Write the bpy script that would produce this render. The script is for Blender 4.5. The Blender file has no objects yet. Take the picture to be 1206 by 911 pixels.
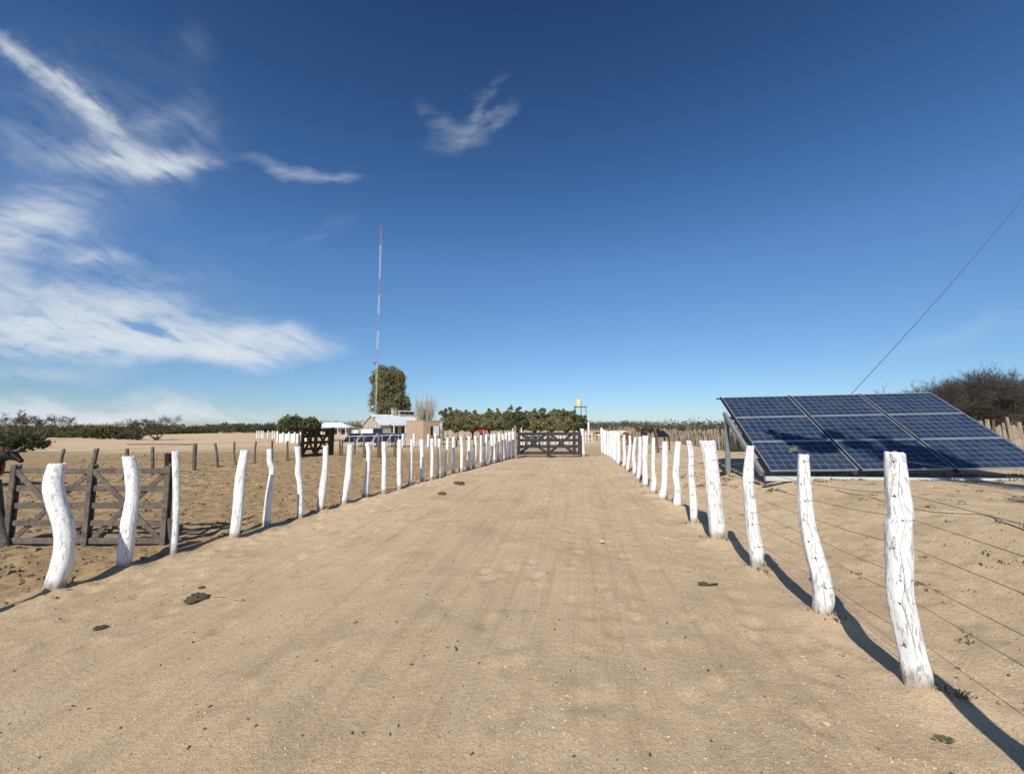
import bpy, math, random
import numpy as np
from mathutils import Vector, Matrix, noise
random.seed(7); RNG = np.random.default_rng(7)
S = bpy.context.scene
COL = S.collection
PI = math.pi
# ------------------------------------------------------------------ camera model (photo 1206 x 911)
F, CX, CY, HOR, EYE = 490.0, 603.0, 455.5, 502.0, 1.5
TH = math.atan((HOR - CY) / F)
def ray(px, py):
    a = (px - CX) / F; b = -(py - CY) / F
    return Vector((a, math.cos(TH) - math.sin(TH) * b, math.sin(TH) + math.cos(TH) * b))
def at(px, py, Y):                       # world point seen at a pixel, on the plane y = Y
    r = ray(px, py); k = Y / r.y
    return Vector((r.x * k, Y, EYE + r.z * k))
def sst(a, b, x):
    t = np.clip((x - a) / (b - a), 0, 1); return t * t * (3 - 2 * t)
def terr(x, y):
    d = x - (2.32 + 0.114 * (y - 2.37))
    z = 0.50 * sst(0.5, 3.0, d) * (1 - sst(12, 24, y))
    z = z - 0.30 * (1 - sst(-3.6, -.6, x + .12 * np.clip(y, 0, 18) - .6)) * (1 - np.clip((y - 4) / 13, 0, 1)) + .12 * np.clip((y - 5) / 13, 0, 1)
    z = z - 0.54 * sst(19, 36, y) + 3.2 * sst(75, 280, y)
    z = z + 0.05 * np.sin(x * 0.31 + 1.3) * np.sin(y * 0.23) * sst(10, 20, y)
    return z
def T(x, y): return float(terr(np.float64(x), np.float64(y)))
def G(px, py):                           # where the ray of a pixel meets the ground
    r = ray(px, py); t = 0.5; p = None
    while t < 600:
        x, y, z = r.x * t, r.y * t, EYE + r.z * t
        if z < T(x, y):
            lo, hi = t / 1.02 - .02, t
            for _ in range(30):
                m = (lo + hi) / 2
                if EYE + r.z * m < T(r.x * m, r.y * m): hi = m
                else: lo = m
            return Vector((r.x * hi, r.y * hi, T(r.x * hi, r.y * hi)))
        t = t * 1.02 + .005
    return Vector((r.x * 200, r.y * 200, 0))
# ------------------------------------------------------------------ mesh building
class MB:
    def __init__(s): s.v = []; s.f = []; s.uv = None
    def add(s, vs, fs):
        o = len(s.v); s.v += [tuple(p) for p in vs]; s.f += [tuple(i + o for i in f) for f in fs]
    def box(s, c, d, R=None):
        c = Vector(c); vs = []
        for x in (-.5, .5):
            for y in (-.5, .5):
                for z in (-.5, .5):
                    p = Vector((x * d[0], y * d[1], z * d[2]))
                    if R: p = R @ p
                    vs.append(c + p)
        s.add(vs, [(0, 1, 3, 2), (4, 6, 7, 5), (0, 4, 5, 1), (2, 3, 7, 6), (0, 2, 6, 4), (1, 5, 7, 3)]); return s
    def beam(s, a, b, w, h, up=(0, 0, 1), cham=0.0):   # board from a to b; w across, h along 'up'
        a = Vector(a); b = Vector(b); d = (b - a); L = d.length; d.normalize()
        u = Vector(up); u = (u - d * u.dot(d)).normalized(); n = d.cross(u)
        vs = []
        c = min(w, h) * .12
        prof = [(-w/2+c, -h/2), (w/2-c, -h/2), (w/2, -h/2+c), (w/2, h/2-c), (w/2-c, h/2), (-w/2+c, h/2), (-w/2, h/2-c), (-w/2, -h/2+c)]
        for p in (a, b):
            for (i, j) in prof: vs.append(p + n * i + u * j)
        fs = [(k, (k + 1) % 8, 8 + (k + 1) % 8, 8 + k) for k in range(8)]
        fs += [tuple(range(7, -1, -1)), tuple(range(8, 16))]
        s.add(vs, fs); return s
    def tube(s, pts, rad, n=6, cap=True):
        pts = [Vector(p) for p in pts]; o = len(s.v); m = len(pts)
        if not hasattr(rad, '__len__'): rad = [rad] * m
        pu = None
        for i, p in enumerate(pts):
            d = (pts[min(i + 1, m - 1)] - pts[max(i - 1, 0)])
            if d.length < 1e-9: d = Vector((0, 0, 1))
            d.normalize()
            if pu is None:
                pu = Vector((1, 0, 0)) if abs(d.x) < .8 else Vector((0, 1, 0))
            u = (pu - d * pu.dot(d)).normalized(); w = d.cross(u); pu = u
            for k in range(n):
                a = 2 * PI * k / n
                s.v.append(tuple(p + (u * math.cos(a) + w * math.sin(a)) * rad[i]))
        for i in range(m - 1):
            for k in range(n):
                a = o + i * n + k; b = o + i * n + (k + 1) % n
                s.f.append((a, b, b + n, a + n))
        if cap:
            s.f.append(tuple(o + k for k in range(n - 1, -1, -1))); s.f.append(tuple(o + (m - 1) * n + k for k in range(n)))
        return s
    def lathe(s, c, prof, n=20):
        c = Vector(c); o = len(s.v)
        for (r, z) in prof:
            for k in range(n):
                a = 2 * PI * k / n; s.v.append((c.x + r * math.cos(a), c.y + r * math.sin(a), c.z + z))
        for i in range(len(prof) - 1):
            for k in range(n):
                a = o + i * n + k; b = o + i * n + (k + 1) % n; s.f.append((a, b, b + n, a + n))
        s.f.append(tuple(o + k for k in range(n - 1, -1, -1))); s.f.append(tuple(o + (len(prof) - 1) * n + k for k in range(n)))
        return s
    def blob(s, c, r, seed=0, amp=.3, nu=8, nv=6, fr=1.5):
        c = Vector(c); o = len(s.v)
        for i in range(nv + 1):
            t = PI * i / nv
            for k in range(nu):
                a = 2 * PI * k / nu
                d = Vector((math.sin(t) * math.cos(a), math.sin(t) * math.sin(a), math.cos(t)))
                q = 1 + amp * noise.noise(d * fr + Vector((seed * 7.3, seed * 3.1, 0)))
                s.v.append((c.x + d.x * r[0] * q, c.y + d.y * r[1] * q, c.z + d.z * r[2] * q))
        for i in range(nv):
            for k in range(nu):
                a = o + i * nu + k; b = o + i * nu + (k + 1) % nu; s.f.append((a, a + nu, b + nu, b))
        return s
def link(name, me, mat, parent=None, loc=(0, 0, 0)):
    o = bpy.data.objects.new(name, me); COL.objects.link(o)
    if mat: me.materials.append(mat)
    if parent: o.parent = parent
    else: o.location = loc
    return o
def build(name, mb, mat, parent=None, smooth=False, label=None, origin=None, z0=None):
    org = Vector(origin) if origin is not None else Vector((0, 0, 0))
    p = parent
    while p is not None: org += p.location; p = p.parent
    if parent is not None and origin is not None: org = Vector(origin)
    me = bpy.data.meshes.new(name)
    me.from_pydata([(x - org.x, y - org.y, z - org.z) for (x, y, z) in mb.v], [], mb.f)
    if smooth: me.shade_smooth()
    me.update()
    if z0 is not None:
        a = me.attributes.new('height', 'FLOAT', 'POINT'); a.data.foreach_set('value', [q[2] - z0 for q in mb.v])
    o = link(name, me, mat, parent, org if parent is None else (0, 0, 0))
    if label: o['label'] = label
    return o
def meta(o, label=None, cat=None, group=None, kind=None):
    if label: o['label'] = label
    if cat: o['category'] = cat
    if group: o['group'] = group
    if kind: o['kind'] = kind
    return o
def thing(name, label, cat, loc, group=None):
    o = bpy.data.objects.new(name, None); COL.objects.link(o); o.location = loc
    o.empty_display_size = .2
    return meta(o, label, cat, group)
def quads(name, V, mat, parent=None, org=(0, 0, 0)):     # V: (N,4,3) world coordinates
    N = len(V); me = bpy.data.meshes.new(name)
    V = (V - np.array(org, float)).astype(np.float32)
    me.vertices.add(N * 4); me.vertices.foreach_set('co', V.reshape(-1))
    me.loops.add(N * 4); me.loops.foreach_set('vertex_index', np.arange(N * 4, dtype=np.int32))
    me.polygons.add(N); me.polygons.foreach_set('loop_start', np.arange(0, N * 4, 4, dtype=np.int32))
    me.update(calc_edges=True); me.validate()
    return link(name, me, mat, parent, org if parent is None else (0, 0, 0))
# ------------------------------------------------------------------ materials
def nm(name):
    m = bpy.data.materials.new(name); m.use_nodes = True
    nt = m.node_tree; b = nt.nodes['Principled BSDF']
    return m, nt, b
def N(nt, t, **kw):
    n = nt.nodes.new(t)
    for k, v in kw.items():
        if k in n.inputs: n.inputs[k].default_value = v
        else: setattr(n, k, v)
    return n
def ramp(nt, src, stops):
    r = nt.nodes.new('ShaderNodeValToRGB'); e = r.color_ramp.elements
    while len(e) < len(stops): e.new(.5)
    for i, (p, c) in enumerate(stops):
        e[i].position = p; e[i].color = (c[0], c[1], c[2], 1) if hasattr(c, '__len__') else (c, c, c, 1)
    nt.links.new(src, r.inputs[0]); return r
def mixc(nt, fac, a, b, mode='MIX'):
    m = nt.nodes.new('ShaderNodeMix'); m.data_type = 'RGBA'; m.blend_type = mode
    for inp, v in ((m.inputs[0], fac), (m.inputs[6], a), (m.inputs[7], b)):
        if isinstance(v, bpy.types.NodeSocket): nt.links.new(v, inp)
        elif hasattr(v, '__len__'): inp.default_value = (v[0], v[1], v[2], 1)
        else: inp.default_value = v
    return m.outputs[2]
def math_(nt, op, a, b=None, c=None):
    m = nt.nodes.new('ShaderNodeMath'); m.operation = op
    for i, v in enumerate((a, b, c)):
        if v is None: continue
        if isinstance(v, bpy.types.NodeSocket): nt.links.new(v, m.inputs[i])
        else: m.inputs[i].default_value = v
    return m.outputs[0]
def pos(nt, scale=(1, 1, 1), obj=False, rot=(0, 0, 0)):
    mp = nt.nodes.new('ShaderNodeMapping'); mp.inputs['Scale'].default_value = scale; mp.inputs['Rotation'].default_value = rot
    if obj: nt.links.new(nt.nodes.new('ShaderNodeTexCoord').outputs['Object'], mp.inputs[0])
    else: nt.links.new(nt.nodes.new('ShaderNodeNewGeometry').outputs['Position'], mp.inputs[0])
    return mp.outputs[0]
def nz(nt, vec, scale, detail=4, rough=.6, dist=0):
    n = N(nt, 'ShaderNodeTexNoise'); n.inputs['Scale'].default_value = scale; n.inputs['Detail'].default_value = detail
    n.inputs['Roughness'].default_value = rough; n.inputs['Distortion'].default_value = dist
    nt.links.new(vec, n.inputs['Vector']); return n.outputs[0]
def bump(nt, b, h, strength, dist=.02, prev=None):
    n = nt.nodes.new('ShaderNodeBump'); n.inputs['Strength'].default_value = strength; n.inputs['Distance'].default_value = dist
    nt.links.new(h, n.inputs['Height'])
    if prev: nt.links.new(prev, n.inputs['Normal'])
    if b: nt.links.new(n.outputs[0], b.inputs['Normal'])
    return n.outputs[0]
def simple(name, c1, c2=None, scale=6, rough=.8, bs=0, metal=0, stretch=(1, 1, 1), spec=.3):
    m, nt, b = nm(name); b.inputs['Roughness'].default_value = rough; b.inputs['Metallic'].default_value = metal
    b.inputs['Specular IOR Level'].default_value = spec
    v = pos(nt, stretch); n = nz(nt, v, scale, 5)
    c2 = c2 or tuple(x * .7 for x in c1)
    r = ramp(nt, n, [(.3, c2), (.7, c1)]); nt.links.new(r.outputs[0], b.inputs['Base Color'])
    if bs: bump(nt, b, n, bs, .01)
    return m
M = {}
def mat_limewash():
    m, nt, b = nm('limewashed_wood'); b.inputs['Roughness'].default_value = .75; b.inputs['Specular IOR Level'].default_value = .2
    v = pos(nt, (1, 1, .16)); g = nz(nt, v, 42, 6, .65, .6); g2 = nz(nt, pos(nt, (1, 1, .5)), 9, 5)
    f = nz(nt, pos(nt), 90, 3)
    base = ramp(nt, g, [(.25, (.26, .22, .18)), (.33, (.62, .59, .55)), (.43, (.78, .77, .745)), (1, (.83, .82, .80))])
    st = ramp(nt, g2, [(.32, 1), (.44, 0)])
    c = mixc(nt, math_(nt, 'MULTIPLY', st.outputs[0], .5), base.outputs[0], (.55, .50, .43))
    # knots and nail marks
    vo = N(nt, 'ShaderNodeTexVoronoi'); vo.inputs['Scale'].default_value = 11; nt.links.new(pos(nt, (1, 1, .6)), vo.inputs['Vector'])
    kn = ramp(nt, vo.outputs['Distance'], [(.035, 1), (.06, 0)])
    c = mixc(nt, math_(nt, 'MULTIPLY', kn.outputs[0], .8), c, (.10, .08, .06))
    # soil splashed on the foot
    at_ = nt.nodes.new('ShaderNodeAttribute'); at_.attribute_name = 'height'
    hz = math_(nt, 'ADD', at_.outputs['Fac'], math_(nt, 'MULTIPLY', g2, -.16))
    dr = ramp(nt, hz, [(.0, 1), (.07, 0)])
    c = mixc(nt, math_(nt, 'MULTIPLY', dr.outputs[0], .75), c, (.27, .20, .14))
    nt.links.new(c, b.inputs['Base Color'])
    cr = ramp(nt, g, [(.3, 0), (.45, 1)])
    n1 = bump(nt, None, cr.outputs[0], .8, .012); n2 = bump(nt, None, g2, .7, .03, n1); bump(nt, b, f, .25, .003, n2)
    return m
def mat_wood(name, c1, c2, scale=30):
    m, nt, b = nm(name); b.inputs['Roughness'].default_value = .85; b.inputs['Specular IOR Level'].default_value = .15
    tc = nt.nodes.new('ShaderNodeTexCoord')
    g = nz(nt, pos(nt, (.35, .35, .35)), scale, 6, .7, .8); g2 = nz(nt, pos(nt), 2.5, 4)
    r = ramp(nt, g, [(.3, c2), (.55, c1), (.8, tuple(min(1, x * 1.5) for x in c1))])
    c = mixc(nt, math_(nt, 'MULTIPLY', ramp(nt, g2, [(.4, 0), (.65, 1)]).outputs[0], .5), r.outputs[0], c2)
    nt.links.new(c, b.inputs['Base Color']); bump(nt, b, g, .5, .006)
    return m
def mat_leaf(name, c1, c2, scale=1.2, tr=.38):
    m, nt, b = nm(name); b.inputs['Roughness'].default_value = .6; b.inputs['Specular IOR Level'].default_value = .25
    n = nz(nt, pos(nt), scale, 3); n2 = nz(nt, pos(nt), 17, 2)
    r = ramp(nt, math_(nt, 'ADD', math_(nt, 'MULTIPLY', n, .55), math_(nt, 'MULTIPLY', n2, .45)), [(.36, c2), (.62, c1)])
    nt.links.new(r.outputs[0], b.inputs['Base Color'])
    t = nt.nodes.new('ShaderNodeBsdfTranslucent'); nt.links.new(r.outputs[0], t.inputs[0])
    mx = nt.nodes.new('ShaderNodeMixShader'); mx.inputs[0].default_value = tr
    nt.links.new(b.outputs[0], mx.inputs[1]); nt.links.new(t.outputs[0], mx.inputs[2])
    nt.links.new(mx.outputs[0], nt.nodes['Material Output'].inputs[0])
    return m
def mat_sand():
    m, nt, b = nm('sandy_soil'); b.inputs['Roughness'].default_value = .95; b.inputs['Specular IOR Level'].default_value = .1
    def attr(n):
        a = nt.nodes.new('ShaderNodeAttribute'); a.attribute_name = n; return a.outputs['Fac']
    road, churn, weed = attr('road'), attr('churn'), attr('weed')
    P = pos(nt)
    big = nz(nt, P, .35, 4); mid = nz(nt, P, 2.2, 6, .65); fine = nz(nt, P, 28, 6, .7); grit = nz(nt, P, 120, 3, .75)
    c = mixc(nt, ramp(nt, mid, [(.35, 0), (.65, 1)]).outputs[0], (.600, .430, .262), (.700, .515, .320))
    c = mixc(nt, math_(nt, 'MULTIPLY', ramp(nt, big, [(.4, 0), (.62, 1)]).outputs[0], .45), c, (.74, .56, .355))
    c = mixc(nt, math_(nt, 'MULTIPLY', ramp(nt, fine, [(.30, 1), (.46, 0)]).outputs[0], .45), c, (.42, .29, .17))
    c = mixc(nt, math_(nt, 'MULTIPLY', ramp(nt, grit, [(.55, 0), (.64, 1)]).outputs[0], .6), c, (.85, .70, .48))
    c = mixc(nt, math_(nt, 'MULTIPLY', ramp(nt, grit, [(.34, 1), (.44, 0)]).outputs[0], .5), c, (.26, .18, .10))
    vo = N(nt, 'ShaderNodeTexVoronoi'); vo.inputs['Scale'].default_value = 34; nt.links.new(P, vo.inputs['Vector'])
    vs_ = nt.nodes.new('ShaderNodeSeparateColor'); nt.links.new(vo.outputs['Color'], vs_.inputs[0])
    dot = math_(nt, 'MULTIPLY', math_(nt, 'LESS_THAN', vo.outputs['Distance'], .20), math_(nt, 'GREATER_THAN', vs_.outputs[0], .80))
    c = mixc(nt, math_(nt, 'MULTIPLY', dot, .4), c, (.80, .66, .47))
    dot2 = math_(nt, 'MULTIPLY', math_(nt, 'LESS_THAN', vo.outputs['Distance'], .24), math_(nt, 'LESS_THAN', vs_.outputs[0], .12))
    c = mixc(nt, math_(nt, 'MULTIPLY', dot2, .55), c, (.25, .17, .10))
    sp = nz(nt, P, 1.1, 6, .7); c = mixc(nt, math_(nt, 'MULTIPLY', ramp(nt, sp, [(.52, 0), (.60, 1)]).outputs[0], .34), c, (.33, .235, .145))
    # trodden dung-darkened soil of the paddock
    ch = nz(nt, P, 5.5, 6, .75); cf = ramp(nt, ch, [(.38, 1), (.60, 0)])
    dark = mixc(nt, cf.outputs[0], (.53, .37, .195), (.33, .22, .11))
    c = mixc(nt, churn, c, dark)
    wn = ramp(nt, nz(nt, P, 6, 6, .75), [(.54, 0), (.66, 1)])
    c = mixc(nt, math_(nt, 'MULTIPLY', math_(nt, 'MULTIPLY', wn.outputs[0], weed), .5), c, (.20, .19, .08))
    # tyre and drag streaks along the track
    A = math.radians(9)
    sv = pos(nt, (9, .28, 1), rot=(0, 0, 0)); mp = sv.node; mp.vector_type = 'POINT'
    rp = nt.nodes.new('ShaderNodeMapping'); rp.inputs['Rotation'].default_value = (0, 0, A)
    nt.links.new(nt.nodes.new('ShaderNodeNewGeometry').outputs['Position'], rp.inputs[0]); nt.links.new(rp.outputs[0], mp.inputs[0])
    st = nz(nt, sv, 1.0, 7, .72, .4)
    sr = ramp(nt, st, [(.36, 1), (.52, 0)])
    sfac = math_(nt, 'MULTIPLY', math_(nt, 'MULTIPLY', sr.outputs[0], road), .42)
    c = mixc(nt, sfac, c, (.43, .30, .17))
    nt.links.new(c, b.inputs['Base Color'])
    n1 = bump(nt, None, math_(nt, 'MULTIPLY', math_(nt, 'MULTIPLY', st, road), 1), .55, .03)
    n2 = bump(nt, None, math_(nt, 'MULTIPLY', ch, churn), .9, .10, n1)
    n3 = bump(nt, None, mid, .35, .05, n2)
    n4 = bump(nt, None, fine, .8, .02, n3); bump(nt, b, grit, .9, .008, n4)
    return m
def mat_cells():
    m, nt, b = nm('solar_cells'); b.inputs['Roughness'].default_value = .14; b.inputs['Specular IOR Level'].default_value = .5
    tc = nt.nodes.new('ShaderNodeTexCoord'); sx = nt.nodes.new('ShaderNodeSeparateXYZ'); nt.links.new(tc.outputs['UV'], sx.inputs[0])
    def line(src, n, w, off=0):
        f = math_(nt, 'FRACT', math_(nt, 'ADD', math_(nt, 'MULTIPLY', src, n), off))
        return math_(nt, 'LESS_THAN', math_(nt, 'ABSOLUTE', math_(nt, 'SUBTRACT', f, .5)), w)
    gx = line(sx.outputs[0], 10, .016, .5); gy = line(sx.outputs[1], 6, .017, .5)
    grid = math_(nt, 'MAXIMUM', gx, gy)
    bb = line(sx.outputs[1], 18, .035, 0)
    cell = N(nt, 'ShaderNodeTexWhiteNoise'); cell.noise_dimensions = '3D'
    vm = nt.nodes.new('ShaderNodeVectorMath'); vm.operation = 'MULTIPLY'; vm.inputs[1].default_value = (10, 6, 1)
    nt.links.new(tc.outputs['UV'], vm.inputs[0])
    fl = nt.nodes.new('ShaderNodeVectorMath'); fl.operation = 'FLOOR'; nt.links.new(vm.outputs[0], fl.inputs[0]); nt.links.new(fl.outputs[0], cell.inputs['Vector'])
    v = N(nt, 'ShaderNodeTexVoronoi'); v.inputs['Scale'].default_value = 45; nt.links.new(pos(nt), v.inputs['Vector'])
    cc = mixc(nt, cell.outputs['Value'], (.011, .024, .054), (.017, .037, .078))
    cc = mixc(nt, math_(nt, 'MULTIPLY', v.outputs['Color'], .35), cc, (.02, .038, .078))
    dust = nz(nt, pos(nt), 3, 5)
    cc = mixc(nt, math_(nt, 'MULTIPLY', ramp(nt, dust, [(.4, 0), (.75, 1)]).outputs[0], .10), cc, (.35, .30, .24))
    cc = mixc(nt, math_(nt, 'MULTIPLY', bb, .07), cc, (.4, .42, .45))
    cc = mixc(nt, grid, cc, (.30, .33, .37))
    nt.links.new(cc, b.inputs['Base Color'])
    return m
def mat_brick():
    m, nt, b = nm('brick_wall'); b.inputs['Roughness'].default_value = .9
    br = N(nt, 'ShaderNodeTexBrick'); br.inputs['Scale'].default_value = 1; br.inputs['Brick Width'].default_value = .27; br.inputs['Row Height'].default_value = .085
    br.inputs['Mortar Size'].default_value = .012
    br.inputs['Color1'].default_value = (.56, .36, .22, 1); br.inputs['Color2'].default_value = (.44, .27, .16, 1); br.inputs['Mortar'].default_value = (.42, .36, .28, 1)
    tc = nt.nodes.new('ShaderNodeTexCoord'); nt.links.new(tc.outputs['UV'], br.inputs[0])
    nt.links.new(br.outputs[0], b.inputs['Base Color']); bump(nt, b, br.outputs['Fac'], -.4, .01)
    return m
def mat_roof():
    m, nt, b = nm('corrugated_roof'); b.inputs['Roughness'].default_value = .6; b.inputs['Metallic'].default_value = 0
    w = N(nt, 'ShaderNodeTexWave'); w.inputs['Scale'].default_value = 3; nt.links.new(nt.nodes.new('ShaderNodeTexCoord').outputs['UV'], w.inputs[0])
    n = nz(nt, pos(nt), 1.5, 4)
    nt.links.new(ramp(nt, n, [(.3, (.62, .64, .65)), (.7, (.78, .80, .80))]).outputs[0], b.inputs['Base Color']); bump(nt, b, w.outputs[1], .5, .03)
    return m
M['lime'] = mat_limewash()
M['sand'] = mat_sand()
M['greywood'] = mat_wood('weathered_grey_wood', (.17, .145, .12), (.07, .056, .045))
M['lightwood'] = mat_wood('bleached_stake_wood', (.40, .33, .25), (.20, .155, .11))
M['darkwood'] = mat_wood('dark_creosoted_wood', (.040, .028, .020), (.018, .013, .010))
M['blackwood'] = mat_wood('dark_grey_painted_wood', (.062, .058, .062), (.032, .030, .033))
M['bark'] = mat_wood('dark_bark', (.085, .062, .045), (.038, .028, .021), 12)
M['palebark'] = mat_wood('pale_bark', (.34, .29, .21), (.20, .17, .12), 12)
M['wire'] = simple('fence_wire', (.16, .14, .13), rough=.5, metal=.6)
M['knot'] = simple('rusty_wire_knot', (.05, .035, .03), rough=.7)
M['galv'] = simple('galvanised_steel', (.62, .64, .64), (.48, .50, .50), scale=9, rough=.5, metal=.15)
M['galvshade'] = simple('shaded_galvanised_steel', (.30, .32, .34), (.20, .22, .24), scale=9, rough=.55, metal=.2)  # darker copy of galv: shade on the array's rear supports put into the colour
M['alu'] = simple('aluminium_frame', (.52, .54, .56), (.42, .44, .46), rough=.35, metal=.5)
M['blackrail'] = simple('black_rail', (.02, .02, .022), rough=.5)
M['cells'] = mat_cells(); M['farcells'] = simple('dark_solar_glass', (.022, .030, .055), (.015, .020, .040), rough=.25); M['brick'] = mat_brick(); M['roof'] = mat_roof()
M['plaster'] = simple('beige_plaster', (.44, .40, .32), (.37, .33, .26), scale=2)
M['white'] = simple('white_paint', (.80, .79, .76), (.66, .65, .61), scale=3, rough=.6)
M['concrete'] = simple('pale_concrete', (.50, .48, .44), (.40, .38, .34), scale=3)
M['dark'] = simple('dark_opening', (.02, .02, .022), rough=.3)
M['glass'] = simple('window_glass', (.03, .035, .04), rough=.08, spec=.6)
M['red'] = simple('red_paint', (.50, .04, .035), rough=.5)
M['mastred'] = simple('mast_red_paint', (.50, .20, .20), (.44, .17, .17), rough=.6)
M['tank'] = simple('cream_tank_plastic', (.74, .68, .45), (.64, .58, .37), rough=.5)
M['steel'] = simple('stand_steel', (.13, .14, .16), rough=.5, metal=.4)
M['leaf_olive'] = mat_leaf('olive_foliage', (.38, .35, .18), (.15, .15, .075))
M['leaf_green'] = mat_leaf('green_foliage', (.200, .215, .095), (.080, .092, .040))
M['leaf_scrub'] = mat_leaf('scrub_foliage', (.150, .145, .085), (.070, .068, .042), .25)
M['leaf_scrub2'] = mat_leaf('greenish_scrub_foliage', (.125, .145, .062), (.055, .065, .030), .25)
M['leaf_dry'] = mat_leaf('dry_twig_foliage', (.17, .145, .10), (.085, .068, .05), .4)
M['leaf_weed'] = mat_leaf('weed_leaves', (.21, .21, .12), (.10, .105, .055), 3)
M['twig'] = simple('bare_twigs', (.125, .105, .085), (.060, .050, .042), scale=3)
M['palestem'] = simple('pale_upright_twigs', (.50, .45, .34), (.34, .30, .22), scale=3)
M['dung'] = simple('dry_dung', (.13, .10, .07), (.05, .038, .026), scale=40, bs=.6)
M['stick'] = simple('bleached_stick', (.50, .38, .25), (.33, .24, .15), scale=40)
M['chip'] = simple('pale_fragments', (.66, .56, .42), (.42, .33, .23), scale=37)
M['rope'] = simple('pale_hose', (.60, .52, .40), rough=.6)
M['rag'] = simple('green_cloth', (.16, .18, .10), (.07, .08, .05), scale=60, bs=.5)
M['blackhide'] = simple('black_hide', (.014, .012, .011), (.007, .006, .006), rough=.6)
M['redhide'] = simple('red_brown_hide', (.23, .075, .035), (.15, .05, .025), scale=3, rough=.6)
M['whitehide'] = simple('cream_hide', (.66, .58, .46), (.55, .47, .36), scale=3, rough=.7)
# ------------------------------------------------------------------ terrain and track
def axis(neg, pos_, fine, g):
    r = [0.0]; d = fine
    while r[-1] < pos_:
        if r[-1] > 9: d *= g
        r.append(r[-1] + d)
    l = [0.0]; d = fine
    while l[-1] > -neg:
        if l[-1] < -9: d *= g
        l.append(l[-1] - d)
    return np.array(l[:0:-1] + r)
xs = axis(700, 700, .042, 1.045)
ys = [-30., -20, -12, -7, -4, -2, -1, -.5]; y = 0.; d = .042
while y < 900:
    ys.append(y); y += d
    if y > 14: d *= 1.04
ys = np.array(ys)
X, Y = np.meshgrid(xs, ys)
Lx = lambda y: np.interp(y, [0, 2.4, 19.3, 21], [-3.55, -2.9 * 1.46, 0.0, .3])       # refined below from the posts
def road_edges(y):
    yy = np.asarray(y)
    return LE[0] + LE[1] * yy, RE[0] + RE[1] * yy
# fence feet, measured ----------------------------------------------------------
LP = [  # (centre x, y, width) down the visible centreline of each left post
 [(66.4,546.4,16),(65,569.6,19),(70.6,593,20),(76,612,20.5),(76.4,638,20),(72.5,664.5,20),(64,691,20),(63.8,697,18)],
 [(149.4,538,12),(152.8,559,14),(154.7,585,13),(152.3,617,15),(148,648.6,15.5),(145.7,671,14)],
 [(208.6,531.3,7.7),(206,590,7.7),(203.3,654.5,8)],
 [(287.8,530.4,9),(284.3,564,11),(280,603,12),(275,635.4,11)],
 [(316.8,529,6),(316.5,543,6.5),(319.4,555.5,6.5),(316.8,585,8),(313.3,621.4,8)],
 [(351.4,526,7),(351.9,541.5,6),(350.7,557,7),(352.4,573,6),(353,611.7,7)],
 [(383.5,525,6),(383.5,550,6.3),(380.9,571,8.3),(377.3,592.4,8.3),(377,603,7)],
 [(412,523.5,6.3),(410.4,549.7,7),(409.6,567,8.3),(406,584.5,8),(405,595,8.5)],
 [(432.7,521.8,5),(434.5,532,5.5),(432.7,553,6),(431,570,6.5),(430,587,8.3)],
 [(451.7,520,5),(453.2,545,5.5),(452.2,567,6),(452,582,6)],
 [(470.5,517.4,5),(470,549.7,5.5),(470,576.6,6)],
 [(485.3,517.4,3),(484,549.7,4),(482.2,572.3,4.3)],
 [(496.3,517.4,5),(497.5,549.7,5),(497.8,567,6)],
 [(508.5,516.6,4.5),(508.9,541,4),(508,565.3,4.3)],
 [(517.5,516.6,4),(517,541,4),(517.2,562.7,5)],
 [(526.8,515.7,3.5),(526.5,537,3.8),(524,560,4.3)],
 [(534,514.3,3.6),(534,557.5,4.5)],
 [(543,514,4.2),(544,532,4.2),(542.8,555.7,5.5)],
 [(552.5,513.6,3.6),(551.5,553,5)],
 [(559.7,513,3.4),(560.2,528.8,4.2),(557.6,551.4,4.2)],
 [(566.6,512.2,3),(566.3,548.6,3.3)],
 [(572.7,511.3,3.2),(572.2,528,3.4),(570.6,547.4,3.5)],
 [(578.5,511.3,3.5),(579.4,528,4),(577.6,545.6,4.4)],
 [(582.5,511,3.2),(582.5,544,3.4)],
 [(588,510,3),(587.2,543,4)],
 [(592,511.3,3),(593,542,3.6)],
 [(596,509.6,3),(595.6,541.2,3.4)],
 [(600,508.7,3.4),(600,540.3,3.6)],
 [(604,508,3.6),(605,539.3,3.6)]]
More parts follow.
